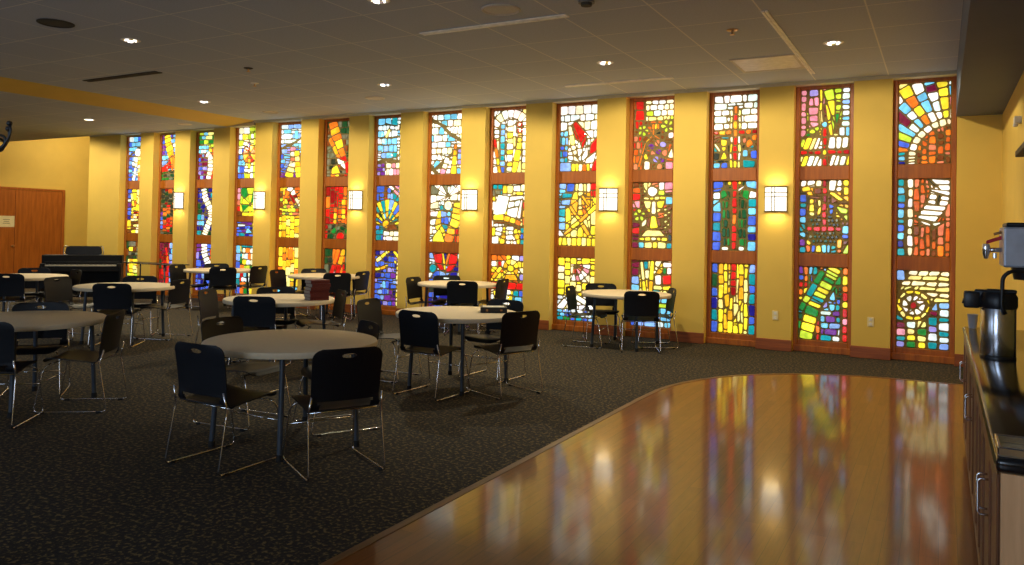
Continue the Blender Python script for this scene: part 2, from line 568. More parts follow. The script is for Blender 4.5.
    def mesh(s, lead=.0112, depth=.02):
        bm = NB()
        s.ph = s.rn.uniform(0, 6)
        lay = bm.loops.layers.float_color.new('glass')
        for q, c in s.pc:
            q = ccw([s.warp(*a) for a in q])
            d = lead * s.rn.uniform(.8, 1.25)
            p = q
            for nx, ny, cc in halfplanes(q):
                p = clip(p, nx, ny, cc - d)
                if len(p) < 3: break
            if len(p) < 3 or area2(p) < 2.2e-4: continue
            # knock the corners off
            pp = []
            n = len(p)
            for i in range(n):
                a, b, e = p[i - 1], p[i], p[(i + 1) % n]
                l1 = math.hypot(a[0] - b[0], a[1] - b[1]); l2 = math.hypot(e[0] - b[0], e[1] - b[1])
                if l1 < .004 or l2 < .004: pp.append(b); continue
                t1 = min(.012, l1 * .28) / l1; t2 = min(.012, l2 * .28) / l2
                pp.append((b[0] + (a[0] - b[0]) * t1, b[1] + (a[1] - b[1]) * t1)); pp.append((b[0] + (e[0] - b[0]) * t2, b[1] + (e[1] - b[1]) * t2))
            cx = sum(a[0] for a in pp) / len(pp); cy = sum(a[1] for a in pp) / len(pp)
            base = [bm.verts.new((x, .004, -y)) for x, y in pp]
            mid = [bm.verts.new((x, -depth * .6, -y)) for x, y in pp]
            top = [bm.verts.new((cx + (x - cx) * .86, -depth, -(cy + (y - cy) * .86))) for x, y in pp]
            col = [s2l(v) for v in PAL[c]]
            j = s.rn.uniform(.78, 1.12)
            if c in 'Wwcy': j = s.rn.uniform(.8, 1.02)
            colr = (max(0, col[0] * j * s.rn.uniform(.93, 1.07)), max(0, col[1] * j * s.rn.uniform(.93, 1.07)), max(0, col[2] * j * s.rn.uniform(.93, 1.07)), 1)
            fs = [bm.faces.new(top)]
            m = len(pp)
            for A, B in ((base, mid), (mid, top)):
                for i in range(m):
                    fs.append(bm.faces.new((A[i], A[(i + 1) % m], B[(i + 1) % m], B[i])))
            for f in fs:
                for l in f.loops: l[lay] = colr
        return bm

# ------------------------------------------------------------------ the fourteen window designs
def w1a(p):
    p.bricks(0, 0, 1, 1, 4, 9, '?CCcSCcB'); p.col(0, .2, .45, 1, 'BSBCBB'); p.stroke([(0, .45), (.5, .28), (1, .22)], .05, '0')
    p.disc(.5, .36, .17, 'W'); p.stroke([(.45, .46), (.42, .7), (.3, 1)], .14, 'wwcW', 2); p.stroke([(.62, .45), (.66, 1)], .2, 'yAwyAk', 6); p.stroke([(.88, .4), (.92, 1)], .2, 'cWwcy', 5)
def w1b(p):
    p.bricks(0, 0, 1, 1, 4, 6, '?YYyAOY', byrow=False); p.col(0, .2, 0, .7, 'BBcPBBb'); p.stroke([(.2, .1), (.45, .55)], .1, 'yYY', 3); p.stroke([(.8, .0), (.5, .5)], .12, 'YyY', 3)
    p.bricks(.35, .5, .75, .66, 2, 3, 'rowYow'); p.bricks(.2, .66, 1, .92, 4, 4, '?wyWwN', byrow=True); p.row(0, 1, .92, 1, 'NYwA')
def w1c(p):
    p.bricks(0, 0, 1, .45, 4, 4, '?DgEDNY'); p.bricks(0, .4, 1, .8, 5, 3, '?YAOYy', byrow=False); p.bricks(0, .72, 1, .88, 4, 2, '?yLYL'); p.bricks(0, .88, 1, 1, 4, 2, '?BTBb'); p.col(0, .12, 0, .7, 'gNgN')
def w2a(p):
    p.bricks(0, 0, 1, 1, 4, 9, '?BPBSC'); p.bricks(.6, 0, 1, .5, 3, 5, '?CcSB'); p.bricks(0, .78, 1, 1, 5, 3, '?gDGE')
    p.stroke([(.25, 0), (.35, .25), (.6, .6)], .34, 'YYAYAO', 3); p.P('R', (.3, .6), (.55, .45), (.7, .7), (.2, .78)); p.P('O', (.55, .45), (.8, .55), (.85, .75), (.65, .75)); p.P('R', (.75, .4), (1, .5), (1, .75), (.85, .75)); p.P('R', (0, .72), (.3, .62), (.35, .8), (0, .82)); p.stroke([(.5, .5), (.6, .8)], .08, 'AO', 2)
def w2b(p):
    p.bricks(0, 0, 1, 1, 5, 9, '?gDrEogD', byrow=False); p.bricks(.1, .35, .9, .95, 4, 7, '?RgoRDOg', byrow=False); p.col(.75, .9, .2, .5, 'gkR'); p.col(.0, .12, .5, .9, 'PBSB')
def w2c(p):
    p.bricks(0, 0, 1, 1, 4, 7, '?RrRRM', byrow=False); p.bricks(.55, 0, 1, 1, 3, 8, '?BSCBVb'); p.stroke([(.35, .1), (.5, .5), (.4, 1)], .12, 'RORR', 2); p.col(0, .12, 0, 1, 'MrgrM')
def w3a(p):
    p.bricks(0, 0, 1, .5, 4, 6, '?LYyCLGc'); p.bricks(0, .45, .45, 1, 3, 6, '?PBMVS'); p.bricks(.65, .35, 1, 1, 3, 6, '?ROORo', byrow=False); p.bricks(0, .28, .5, .45, 3, 2, '?CcSC')
    p.stroke([(.42, .45), (.58, .52), (.62, .75), (.5, 1)], .26, 'WwWWwW', 3)
def w3b(p):
    p.bricks(0, 0, 1, 1, 4, 9, '?bBTgb'); p.bricks(.75, 0, 1, .4, 2, 4, '?NoD'); p.bricks(0, .55, .35, .8, 2, 2, '?CTS'); p.stroke([(.95, .15), (.55, .35), (.35, .55)], .07, '0')
    p.stroke([(.3, 0), (.38, .2), (.66, .45), (.72, .62), (.5, .85), (.4, 1)], .28, 'WwW', 3)
def w3c(p):
    p.bricks(0, 0, 1, 1, 4, 6, '?PBbVP'); p.bricks(.7, .1, 1, .6, 2, 3, '?ORo'); p.stroke([(.4, 0), (.4, .2), (.65, .45)], .3, 'WW', 3); p.bricks(.1, .6, .9, 1, 4, 3, '?BbSB')
def w4a(p):
    p.bricks(0, 0, 1, 1, 4, 8, '?WwcyLY'); p.bricks(0, .4, .3, 1, 2, 5, '?CScB'); p.bricks(.7, .1, 1, 1, 2, 7, '?LYLGY'); p.fan(.52, .52, .06, .34, 0, 360, ['O', 'A', 'R', 'O', 'A', 'O', 'R', 'A']); p.stroke([(.52, .6), (.5, 1)], .12, 'AYwY', 4); p.stroke([(.5, .3), (.46, .4)], .12, 'P')
def w4b(p):
    p.bricks(0, 0, 1, .58, 4, 6, '?CSTcK'); p.fan(.6, .34, .05, .7, 0, 360, ['LY', 'GL', 'YL', 'LG', 'YL', 'GY', 'LL', 'YG', 'LL', 'YL']); p.col(0, .14, 0, .5, 'KKkR'); p.bricks(0, .5, 1, .6, 4, 1, '?YANY')
    p.P('0', (0, .585), (1, .585), (1, .7), (0, .7)); p.bricks(0, .7, 1, 1, 4, 4, '?bBgTBP'); p.P('c', (.05, .74), (.4, .74), (.4, .8), (.05, .8)); p.P('C', (.5, .8), (.75, .93), (.4, .93)); p.bricks(.75, .72, 1, .95, 1, 3, 'YLO')
def w4c(p):
    p.bricks(0, 0, 1, 1, 4, 8, '?YOGLCT'); p.col(0, .2, 0, 1, 'CSBCTB'); p.bricks(.3, .05, .8, .4, 3, 3, '?YwOc'); p.bricks(.2, .55, .7, .75, 3, 2, '?cCwR'); p.col(.84, 1, 0, 1, 'GgGLGg')
def w5a(p):
    p.bricks(0, 0, 1, .45, 4, 5, '?cCSCc'); p.bricks(0, .45, 1, 1, 4, 6, '?PVBSC'); p.stroke([(0, .45), (.5, .36), (1, .22)], .05, '0'); p.P('C', (.55, .12), (.7, .12), (.7, .28), (.55, .28))
    p.stroke([(.5, .42), (.5, .7), (.35, 1)], [.2, .24, .36], 'KwkwyY', 3); p.stroke([(.66, .5), (.74, 1)], .2, 'YyAYY', 5); p.stroke([(.9, .6), (.92, 1)], .16, 'YwY', 3)
def w5b(p):
    p.bricks(0, 0, 1, 1, 5, 7, '?YAOYo', byrow=False); p.bricks(.1, .35, .9, .58, 5, 3, '?LYkoE'); p.bricks(.1, .56, 1, 1, 5, 3, '?YYyA', byrow=False); p.bricks(0, 0, .15, .4, 1, 4, '?ANL')
    p.stroke([(.3, .02), (.5, .06), (.6, .2), (.8, .32), (.95, .36)], .18, 'WWwW', 1); p.stroke([(.32, .28), (.7, .16)], .1, 'rr'); p.stroke([(.4, .14), (.64, .32)], .1, 'r')
def w5c(p):
    p.bricks(0, 0, 1, .8, 6, 4, '?YYAOy', byrow=False); p.bricks(0, .78, 1, 1, 4, 3, '?BCSb'); p.disc(.1, .86, .14, 'C'); p.P('O', (.4, 0), (.6, 0), (.6, .25), (.4, .25))
def w6a(p):
    p.bricks(0, 0, 1, 1, 5, 9, '?EDgEN'); p.stroke([(.2, 0), (.4, .35), (.65, .8)], .36, 'OAOYOR', 3); p.stroke([(.1, .3), (.4, .6)], .16, 'OA', 2); p.P('W', (.4, .66), (.72, .74), (.74, .88), (.45, .76)); p.P('Y', (.2, .85), (.4, .78), (.55, .95), (.2, 1)); p.P('R', (.7, .75), (1, .7), (1, .95), (.75, .95)); p.row(0, 1, .95, 1, 'EOYNRE')
def w6b(p):
    p.bricks(0, 0, 1, 1, 6, 5, '?RRrOoR', byrow=False); p.stroke([(.38, .1), (.4, .7)], .08, 'rr', 3); p.col(.62, .78, .25, .7, 'AOAYO'); p.col(.32, .44, .4, .75, 'OYA'); p.bricks(.1, .72, 1, 1, 5, 3, '?gEDg'); p.ring(.58, 1.0, .28, .42, 180, 0, 'gGEgGE'); p.disc(.6, .96, .16, 'R')
def w6c(p):
    p.bricks(0, 0, .4, .8, 2, 5, '?gDEg'); p.bricks(.3, 0, 1, 1, 4, 4, '?RORK'); p.stroke([(.55, 0), (.2, .6), (0, .9)], .16, 'ORKR', 2); p.stroke([(.75, 0), (.45, .6), (.3, 1)], .16, 'ARRO', 2); p.col(.8, 1, 0, .4, 'gEg'); p.bricks(.6, .55, 1, 1, 2, 3, '?PBVP')
def w7a(p):
    p.bricks(0, 0, 1, 1, 4, 9, '?WcCWc'); p.bricks(.15, .35, .75, .7, 3, 3, '?CTCS'); p.P('T', (.55, 0), (.75, 0), (.75, .15), (.5, .12)); p.col(.85, 1, .05, 1, 'WYWwYWYw'); p.stroke([(0, .78), (.3, .72), (.8, .78)], .1, '0'); p.bricks(0, .78, .3, 1, 2, 3, '?VTP'); p.bricks(.35, .78, .85, 1, 3, 2, '?WKw'); p.stroke([(.3, .35), (.45, .2)], .1, 'y')
def w7b(p):
    p.bricks(0, 0, 1, 1, 4, 7, '?TBgSB'); p.col(.3, .42, 0, .4, 'NNRN'); p.stroke([(.5, .0), (1, .25)], .1, 'WKW', 3); p.stroke([(.7, 0), (1, .12)], .08, 'KW', 2)
    p.fan(.42, .72, .1, .8, 5, 175, ['YY', 'Tg', 'YA', 'TB', 'YY', 'TS', 'AY', 'CT', 'YY', 'gT', 'YA', 'BT', 'YY']); p.disc(.38, .7, .13, 'A'); p.P('N', (.5, .72), (.7, .68), (.85, .8), (.4, .82)); p.bricks(.3, .82, .95, 1, 3, 2, 'WwWWWw'); p.bricks(0, .8, .28, 1, 2, 2, '?TBT')
def w7c(p):
    p.bricks(0, 0, 1, 1, 5, 10, '?BbPBVBS'); p.stroke([(.05, .2), (.4, .05), (.55, 0)], .12, 'yY', 2); p.stroke([(.0, .36), (.4, .3), (.8, .2)], .1, 'YAY', 2); p.stroke([(.7, 0), (.95, .15)], .1, 'YY'); p.col(.82, .98, .2, 1, 'wYwyWYwYwy'); p.bricks(.5, .1, .75, .3, 2, 2, '?BB'); p.bricks(.3, .55, .55, .8, 2, 2, '?CSB')
def w8a(p):
    p.bricks(0, 0, 1, 1, 5, 9, '?WcWWCw'); p.stroke([(0, .1), (.3, .18), (.6, .35), (1, .48)], .07, '0'); p.stroke([(.1, .92), (.4, .78), (.75, .62)], .06, '0'); p.stroke([(0, .86), (.2, 1)], .1, '0'); p.stroke([(.76, .5), (.72, .7), (.7, 1)], [.06, .12, .2], 'OAYY', 2); p.bricks(.82, .58, 1, .85, 1, 3, 'VSV'); p.stroke([(.5, .72), (.35, 1)], .16, 'WwK', 3)
def w8b(p):
    p.bricks(0, 0, 1, 1, 4, 7, '?WwWc'); p.bricks(.3, .35, .75, .9, 3, 5, '?BCTS'); p.fan(.55, .2, .05, .6, 20, 200, ['WW', 'cW', 'WW', 'EW', 'WW', 'WE', 'WW']); p.disc(.56, .36, .13, 'w')
    p.stroke([(.3, .45), (.25, .7), (.5, 1)], [.08, .2, .3], 'YAYY', 2); p.stroke([(.85, .3), (.8, .6), (.55, 1)], [.22, .3, .26], 'YAYYAO', 3); p.bricks(.78, .75, 1, 1, 2, 2, '?ORO'); p.P('Y', (.1, .9), (.3, .75), (.5, 1), (.08, 1))
def w8c(p):
    p.bricks(0, 0, 1, 1, 4, 9, '?BSCcb'); p.P('R', (.1, 0), (.45, 0), (.4, .2), (.2, .18)); p.P('R', (.6, 0), (.88, 0), (.85, .18), (.6, .22)); p.P('R', (.2, .18), (.4, .2), (.5, .34), (.35, .32)); p.P('R', (.6, .22), (.85, .18), (.68, .32), (.52, .34)); p.stroke([(.42, 0), (.5, .3)], .07, 'YA'); p.stroke([(.62, 0), (.52, .22)], .07, 'OY'); p.disc(.12, .28, .12, 'T'); p.bricks(.3, .42, .9, .5, 3, 1, 'WcW'); p.bricks(0, .8, 1, 1, 3, 2, '?PbCcB'); p.bricks(0, .5, 1, .8, 3, 3, '?bBDb')
def w9a(p):
    p.bricks(0, 0, 1, 1, 6, 6, '?WwWyW', byrow=False); p.ring(.5, .36, .38, .62, 180, 0, 'WWwWWWwWW'); p.col(.2, .34, .22, 1, 'CSCTCTSB'); p.col(.4, .58, .16, 1, 'WwYyWYWYw'); p.stroke([(.76, .2), (.8, .45), (.62, 1)], .16, 'RRAYYY', 3); p.stroke([(.02, .45), (.12, .75), (.2, 1)], .1, 'ROYAY', 2); p.col(.85, 1, .3, .95, 'WWwWWy'); p.col(.02, .16, .3, .45, 'cW')
def w9b(p):
    p.bricks(0, 0, 1, 1, 5, 7, '?WwyWY'); p.bricks(0, .0, .3, .2, 2, 2, '?EGTy'); p.bricks(.3, .02, .6, .16, 2, 1, 'Yy'); p.P('W', (.15, .18), (.5, .2), (.38, .54), (.02, .5)); p.P('W', (.52, .2), (.92, .18), (.84, .58), (.42, .55)); p.P('c', (.66, .28), (.84, .26), (.8, .36), (.64, .38))
    p.stroke([(.03, .56), (.35, .55)], .14, 'YA', 1); p.stroke([(.36, .56), (.85, .66)], .14, 'AYO', 3); p.stroke([(.05, .64), (.4, .64), (.9, .76)], .06, 'NN', 1); p.stroke([(.4, .72), (.3, 1)], .14, 'YAY', 3); p.stroke([(.68, .74), (.82, 1)], .14, 'YAY', 3); p.bricks(.85, .72, 1, 1, 1, 3, 'TBS'); p.bricks(.42, .7, .64, 1, 1, 4, 'WwWW'); p.col(.9, 1, .3, .7, 'RAO')
def w9c(p):
    p.bricks(0, 0, 1, .5, 5, 5, '?YwYOWV'); p.bricks(.2, .1, .4, .2, 2, 1, 'RW'); p.ring(.58, .22, .1, .25, 0, 360, 'YyYAYyYA'); p.disc(.58, .22, .1, 'Y', 6); p.stroke([(.3, .2), (.05, .4)], .1, 'YA', 2); p.disc(.92, .36, .1, 'V'); p.P('A', (.45, .32), (.72, .32), (.8, .42), (.4, .42)); p.bricks(0, .45, 1, .57, 4, 1, 'RrRR'); p.bricks(0, .57, 1, 1, 5, 5, '?WwYcW'); p.bricks(.65, .58, 1, 1, 2, 4, 'TBTCSCSC'); p.stroke([(.1, .6), (.4, 1)], .08, 'YA')
def w10a(p):
    p.bricks(0, 0, 1, 1, 5, 8, '?WcWwW'); p.bricks(0, .38, .22, 1, 2, 6, '?SCTBC'); p.P('S', (0, .86), (.3, .86), (.32, 1), (0, 1)); p.P('R', (.28, .3), (.42, .24), (.72, .44), (.55, .58), (.4, .5)); p.P('R', (.55, .58), (.72, .44), (.7, .56), (.6, .68)); p.P('R', (.8, .6), (1, .48), (1, .7), (.78, .76)); p.P('R', (.78, .92), (1, .8), (1, 1), (.86, 1))
    p.P('W', (.5, .52), (.62, .7), (.5, .8), (.42, .76)); p.P('W', (.74, .6), (.76, .78), (.58, .86), (.58, .78)); p.P('W', (.98, .7), (.84, .96), (.66, .92), (.7, .82)); p.P('w', (.34, .7), (.48, .8), (.62, .88), (.36, .84)); p.stroke([(.25, .3), (.35, .6), (.42, .75)], .12, 'wyw', 2); p.row(.32, .8, .88, 1, 'YYwOY')
def w10b(p):
    p.bricks(0, 0, 1, 1, 6, 4, '?YyyYA', byrow=False); p.col(0, .18, 0, .85, 'SCTSTCSc'); p.P('B', (.2, 0), (.42, 0), (.38, .14), (.2, .14)); p.P('T', (.08, .16), (.36, .16), (.34, .24), (.06, .24)); p.P('S', (.06, .26), (.33, .26), (.3, .35), (.06, .35)); p.bricks(.84, 0, 1, .22, 1, 2, 'RR'); p.row(.42, .84, 0, .14, 'ywyw'); p.stroke([(.62, .2), (.7, .5)], .08, 'AO', 2)
    p.stroke([(.3, .36), (.64, .66), (1, .98)], .1, 'AYAY', 2); p.stroke([(1, .36), (.55, .62), (.15, .82)], .1, 'YAYA', 2); p.stroke([(.6, .2), (.8, .36)], .06, 'AA'); p.row(.1, 1, .86, 1, 'YyYYyYY')
def w10c(p):
    p.bricks(0, 0, 1, .62, 6, 5, '?YyYYw', byrow=False); p.fan(.44, .1, .06, .44, -100, 0, ['kW', 'RK', 'KW', 'kW', 'RK', 'KW']); p.ring(.5, .14, .0, .08, 0, 360, 'kRkR'); p.bricks(0, .6, 1, .82, 5, 3, '?WwYc'); p.stroke([(0, .85), (.25, .68), (.5, .62), (.8, .72), (1, .88)], .16, 'WcWW', 1); p.bricks(0, .82, 1, 1, 6, 3, '?CTSBc'); p.row(0, 1, .94, 1, 'TGBTBS')
def w11a(p):
    p.bricks(0, 0, 1, 1, 5, 8, '?NNoND'); p.col(.04, .26, 0, .42, 'RRR', .2); p.bricks(.3, 0, 1, .3, 4, 4, '?WwcLyW'); p.bricks(.0, .5, .22, 1, 2, 5, '?koOR'); p.flower(.24, .43, .15, 'L', 5, 70); p.flower(.84, .38, .17, 'L', 5, 110); p.stroke([(.52, .5), (.3, .6), (.15, .95)], .05, 'OAO', 2); p.stroke([(.5, .35), (.52, .5)], .08, 'OO'); p.stroke([(.52, .5), (.78, .62)], .05, 'OA'); p.row(.45, .65, .34, .42, 'OYO')
    for i, (a, b) in enumerate(((.45, .66), (.6, .62), (.74, .64), (.5, .76), (.64, .74), (.78, .76), (.58, .85), (.72, .87), (.66, .95))): p.disc(a, b, .085, 'PkVkPkVPk'[i])
    p.P('Y', (.27, .78), (.33, .74), (.4, .84), (.27, .86)); p.P('W', (.27, .87), (.43, .87), (.43, 1), (.27, 1)); p.P('W', (.86, .48), (1, .46), (1, .56), (.86, .56)); p.P('w', (.85, .82), (.96, .66), (1, .8), (1, .84)); p.P('K', (.8, .88), (1, .88), (1, 1), (.8, 1))
def w11b(p):
    p.bricks(0, 0, 1, 1, 5, 9, '?NNDNo'); p.col(0, .2, .08, .9, 'oRKRMMRM'); p.row(.26, 1, 0, .16, 'ykWK'); p.P('L', (.64, .12), (.8, .12), (.8, .2), (.64, .2)); p.bricks(.78, .2, 1, .34, 1, 1, 'C'); p.disc(.5, .14, .13, 'W', 10); p.flower(.18, .5, .16, 'L', 5)
    p.row(.28, .82, .22, .27, 'yYyY'); p.band([(.28, .28), (.34, .4), (.46, .47)], [(.46, .28), (.46, .4), (.46, .47)], 'yY'); p.P('w', (.47, .28), (.6, .28), (.58, .48), (.48, .48)); p.band([(.61, .28), (.61, .4), (.6, .47)], [(.82, .28), (.75, .4), (.62, .47)], 'Yy'); p.P('Y', (.48, .5), (.58, .5), (.66, .7), (.42, .7)); p.P('y', (.36, .72), (.7, .72), (.85, .82), (.2, .82)); p.row(.18, .88, .825, .885, 'YYwYY'); p.P('w', (.24, .6), (.38, .54), (.36, .64), (.24, .7))
    for i in range(7): p.P('y', (.78 + (i % 2) * .08, .4 + i * .045), (.86 + (i % 2) * .08, .38 + i * .045), (.88 + (i % 2) * .06, .42 + i * .045), (.8 + (i % 2) * .07, .44 + i * .045))
    p.row(0, 1, .9, 1, 'MCyYyT')
def w11c(p):
    p.bricks(0, 0, 1, 1, 5, 7, '?yNYTw'); p.col(0, .2, 0, .6, 'MMSCT'); p.stroke([(.25, .02), (.36, .6)], .11, 'yYwy', 2); p.stroke([(.52, 0), (.48, .6)], .1, 'YAyY', 2); p.stroke([(.85, .0), (.62, .25)], .12, 'YA', 2); p.bricks(.78, .02, 1, .2, 1, 2, 'WG'); p.P('W', (.58, .22), (.76, .2), (.76, .36), (.6, .36)); p.P('R', (.78, .22), (1, .2), (1, .36), (.78, .36)); p.row(.55, 1, .37, .44, 'yY'); p.bricks(0, .55, 1, .8, 4, 3, '?GLTC'); p.bricks(0, .8, 1, 1, 4, 2, '?CcSB')
def w12a(p):
    p.bricks(0, 0, 1, .48, 5, 5, '?WcWcW'); p.bricks(0, .55, 1, 1, 5, 4, '?NDNT'); p.row(0, 1, .475, .545, 'RAORROr'); p.col(.45, .55, .15, 1, 'ORAORRRY', .1); p.col(.37, .445, .2, .47, 'wyw'); p.col(.56, .63, .2, .47, 'ywy'); p.col(.37, .445, .56, 1, 'wYwY'); p.col(.56, .63, .56, 1, 'WyWy')
    p.P('Y', (.14, .6), (.34, .6), (.3, .7), (.18, .7)); p.P('Y', (.18, .705), (.3, .705), (.26, .76), (.22, .76)); p.P('Y', (.22, .77), (.26, .77), (.34, .88), (.14, .88)); p.P('w', (0, .66), (.04, .64), (.18, .74), (.16, .8)); p.P('O', (.7, .64), (.84, .6), (.92, .68), (.78, .74)); p.P('k', (.66, .6), (.76, .58), (.74, .66), (.66, .68)); p.P('O', (.86, .56), (1, .54), (.98, .64), (.88, .62))
    p.P('C', (.66, .74), (.8, .74), (.8, .86), (.66, .86)); p.P('B', (.84, .76), (1, .76), (1, .88), (.84, .88)); p.P('T', (.67, .88), (.98, .9), (.94, 1), (.67, 1)); p.P('C', (.0, .92), (.16, .92), (.16, 1), (0, 1)); p.P('B', (.18, .92), (.34, .92), (.34, 1), (.18, 1))
def w12b(p):
    p.bricks(0, 0, 1, 1, 6, 9, '?NDgG'); p.col(0, .2, 0, 1, 'BWCBTBB'); p.col(.8, 1, 0, 1, 'CWTCBCbC'); p.P('B', (0, 0), (.24, 0), (.24, .1), (0, .12)); p.P('C', (.74, 0), (1, 0), (1, .12), (.76, .1)); p.bricks(.22, .12, .41, .95, 2, 6, '?gGgg'); p.bricks(.59, .12, .78, .95, 2, 6, '?gGgg'); p.P('G', (.16, .14), (.3, .12), (.36, .22), (.2, .28)); p.P('G', (.66, .12), (.84, .14), (.82, .28), (.64, .22))
    p.P('W', (.26, .06), (.42, .12), (.42, .16), (.3, .1)); p.P('W', (.58, .12), (.74, .06), (.72, .1), (.58, .16)); p.row(.34, .66, 0, .06, 'YRY'); p.col(.44, .56, 0, .98, 'RRRRORRR'); p.P('W', (.22, .93), (.38, .93), (.38, 1), (.22, 1)); p.P('W', (.6, .93), (.74, .93), (.74, 1), (.6, 1))
def w12c(p):
    p.bricks(.16, 0, .84, 1, 6, 6, '?YYyYA', byrow=False); p.col(0, .15, 0, 1, 'BgBbTB'); p.col(.85, 1, 0, 1, 'STBTbBT'); p.col(.44, .57, 0, .46, 'RRRr'); p.P('A', (.3, .46), (.42, .42), (.42, .62), (.32, .64)); p.P('y', (.58, .72), (.66, .6), (.68, .82), (.6, .84))
def w13a(p):
    p.bricks(0, 0, 1, 1, 5, 7, '?wNWLy'); p.col(0, .12, 0, .62, 'KKKKKKK'); p.row(.16, .37, 0, .09, 'V'); p.row(.16, .37, .1, .22, 'KK'); p.col(.16, .37, .23, .5, 'KKK'); p.col(.38, .45, 0, .6, 'YYyY'); p.col(.46, .53, 0, .42, 'KKMM'); p.stroke([(.55, 0), (.55, .2), (.63, .62)], .08, 'YyYY', 2); p.stroke([(.62, 0), (.6, .2)], .07, 'KK')
    p.fan(.72, .52, .05, 1.2, 62, 108, ['LLYL', 'GLLY', 'LYLK']); p.col(.83, 1, 0, .5, 'ccSccCc'); p.row(.78, 1, .5, .64, 'cC'); p.disc(.49, .46, .08, 'C'); p.stroke([(0, .74), (.2, .56), (.38, .5)], .1, 'LGL', 2)
    p.row(.04, .45, .62, .78, 'YyWW', .1); p.row(.56, .97, .62, .78, 'WWW', .02); p.row(.0, .44, .86, 1, 'YWWW', .08); p.row(.57, 1, .86, 1, 'WWWY', .06); p.row(0, 1, .785, .85, 'RrRrRRr'); p.col(.45, .55, .5, 1, 'RRRR'); p.disc(.5, .82, .06, 'Y')
def w13b(p):
    p.bricks(0, 0, 1, 1, 5, 9, '?NNAND'); p.row(0, .46, .0, .1, 'WWw', .02); p.row(.57, .85, 0, .16, 'WW', .03); p.col(.87, 1, 0, .3, 'YYA'); p.col(0, .14, .2, 1, 'BTBCTCPT'); p.P('Y', (.02, .1), (.2, .08), (.24, .14), (.06, .17)); p.col(.2, .3, .26, .5, 'YYy'); p.col(.36, .44, .26, .48, 'yY'); p.P('B', (.58, .3), (.7, .34), (.68, .5), (.6, .48)); p.P('Y', (.56, .18), (.7, .16), (.92, .28), (.8, .3)); p.P('L', (.7, .34), (.98, .4), (.96, .46), (.84, .46)); p.P('Y', (.74, .4), (.84, .5), (.8, .56), (.74, .5)); p.P('L', (.86, .48), (.98, .46), (.98, .56), (.94, .56))
    p.disc(.5, .68, .38, 'D', 12, .34); p.bricks(.2, .52, .8, .86, 7, 6, '?DgDEg', .5, .1); p.col(.86, 1, .62, .82, 'CB'); p.row(.14, .86, .88, .99, 'OBYCCTO'); p.P('A', (.76, .8), (.88, .8), (.86, .92), (.76, .94)); p.P('L', (.9, .94), (1, .84), (1, 1), (.86, 1)); p.P('Y', (.16, .8), (.24, .84), (.24, .9), (.16, .88))
    p.row(.14, .86, .63, .7, 'RRRRR'); p.col(.46, .56, 0, .63, 'rRrRRR')
def w13c(p):
    p.bricks(0, 0, 1, 1, 5, 8, '?GTgSB'); p.col(.88, 1, 0, 1, 'OYORYRKRR'); p.col(0, .12, 0, .6, 'PBROYR'); p.col(.1, .2, .0, .4, 'OORY'); p.row(.1, .5, 0, .12, 'OCTO'); p.bricks(.45, .42, .86, 1, 2, 7, '?SBTCcP'); p.col(.36, .44, .72, 1, 'ROR'); p.stroke([(.75, 0), (.5, .28), (.3, .55), (.15, 1)], [.26, .3, .3, .28], 'YLGLYLTYGYYL', 4); p.stroke([(.5, .05), (.2, .4), (.05, .6)], .14, 'GTLG', 2); p.P('C', (.62, .4), (.74, .3), (.76, .46), (.64, .46)); p.P('V', (.5, .52), (.6, .44), (.62, .54), (.5, .56))
def w14a(p):
    p.bricks(0, 0, 1, 1, 5, 8, '?CcS'); p.bricks(.3, .5, 1, 1, 5, 6, '?oOoNk', .5, .2, False)
    p.fan(1.0, .91, .8, 1.95, 192, 84, ['TbB', 'CTS', 'OOO', 'BVV', 'LLL', 'CLY', 'WMWc', 'CcCWW', 'OYOYy', 'WCCWW', 'WcWMCC', 'YYYYY', 'WKCcW'])
    p.ring(1.0, .91, .655, .8, 194, 84, 'wwWwwWwww')
    p.col(0, .16, .85, 1, 'TCb'); p.col(.19, .34, .9, 1, 'wwW')
def w14b(p):
    p.bricks(.3, 0, 1, 1, 6, 7, '?oOkoNo', .5, .25, False); p.col(0, .15, 0, 1, 'TCTBCTBCbT'); p.col(.19, .31, 0, 1, 'WwWwWwWw')
    L = [(.58, 0), (.62, .14), (.6, .26), (.48, .4), (.36, .52)]; Rr = [(.98, .02), (1, .16), (.98, .3), (.9, .42), (.74, .56)]
    p.band(L, Rr, 'WWW', 2); p.P('W', (.36, .53), (.6, .57), (.7, .62), (.52, .6)); p.P('W', (.62, .57), (.9, .55), (.72, .63)); p.stroke([(.8, .2), (.74, .34)], .05, 'D'); p.stroke([(.58, 0), (.72, .1)], .05, 'D')
def w14c(p):
    p.row(0, .16, 0, .14, 'S')
    for j in range(6):
        v = j * .068
        p.row(.05 + .13 * (j < 2), 1, v, v + (.07 if j % 2 == 0 else .062), 'wwww' if j % 2 == 0 else 'yyy', .05)
    p.col(.6, .78, .4, 1, 'SMTVcT'); p.col(.8, 1, .4, 1, 'ScTcTcS'); p.col(0, .18, .42, 1, 'YyTMKTV'); p.col(.2, .38, .4, 1, 'yyycyYG'); p.col(.4, .58, .4, 1, 'yyyyGyY')
    p.disc(.33, .45, .34, '0', 12); p.ring(.33, .45, .245, .33, 0, 360, 'YyYYyYYyYYyY'); p.disc(.33, .45, .24, '0', 10); p.ring(.33, .45, .075, .235, 10, 370, 'WWWWWWWW'); p.disc(.33, .45, .085, 'r', 7)
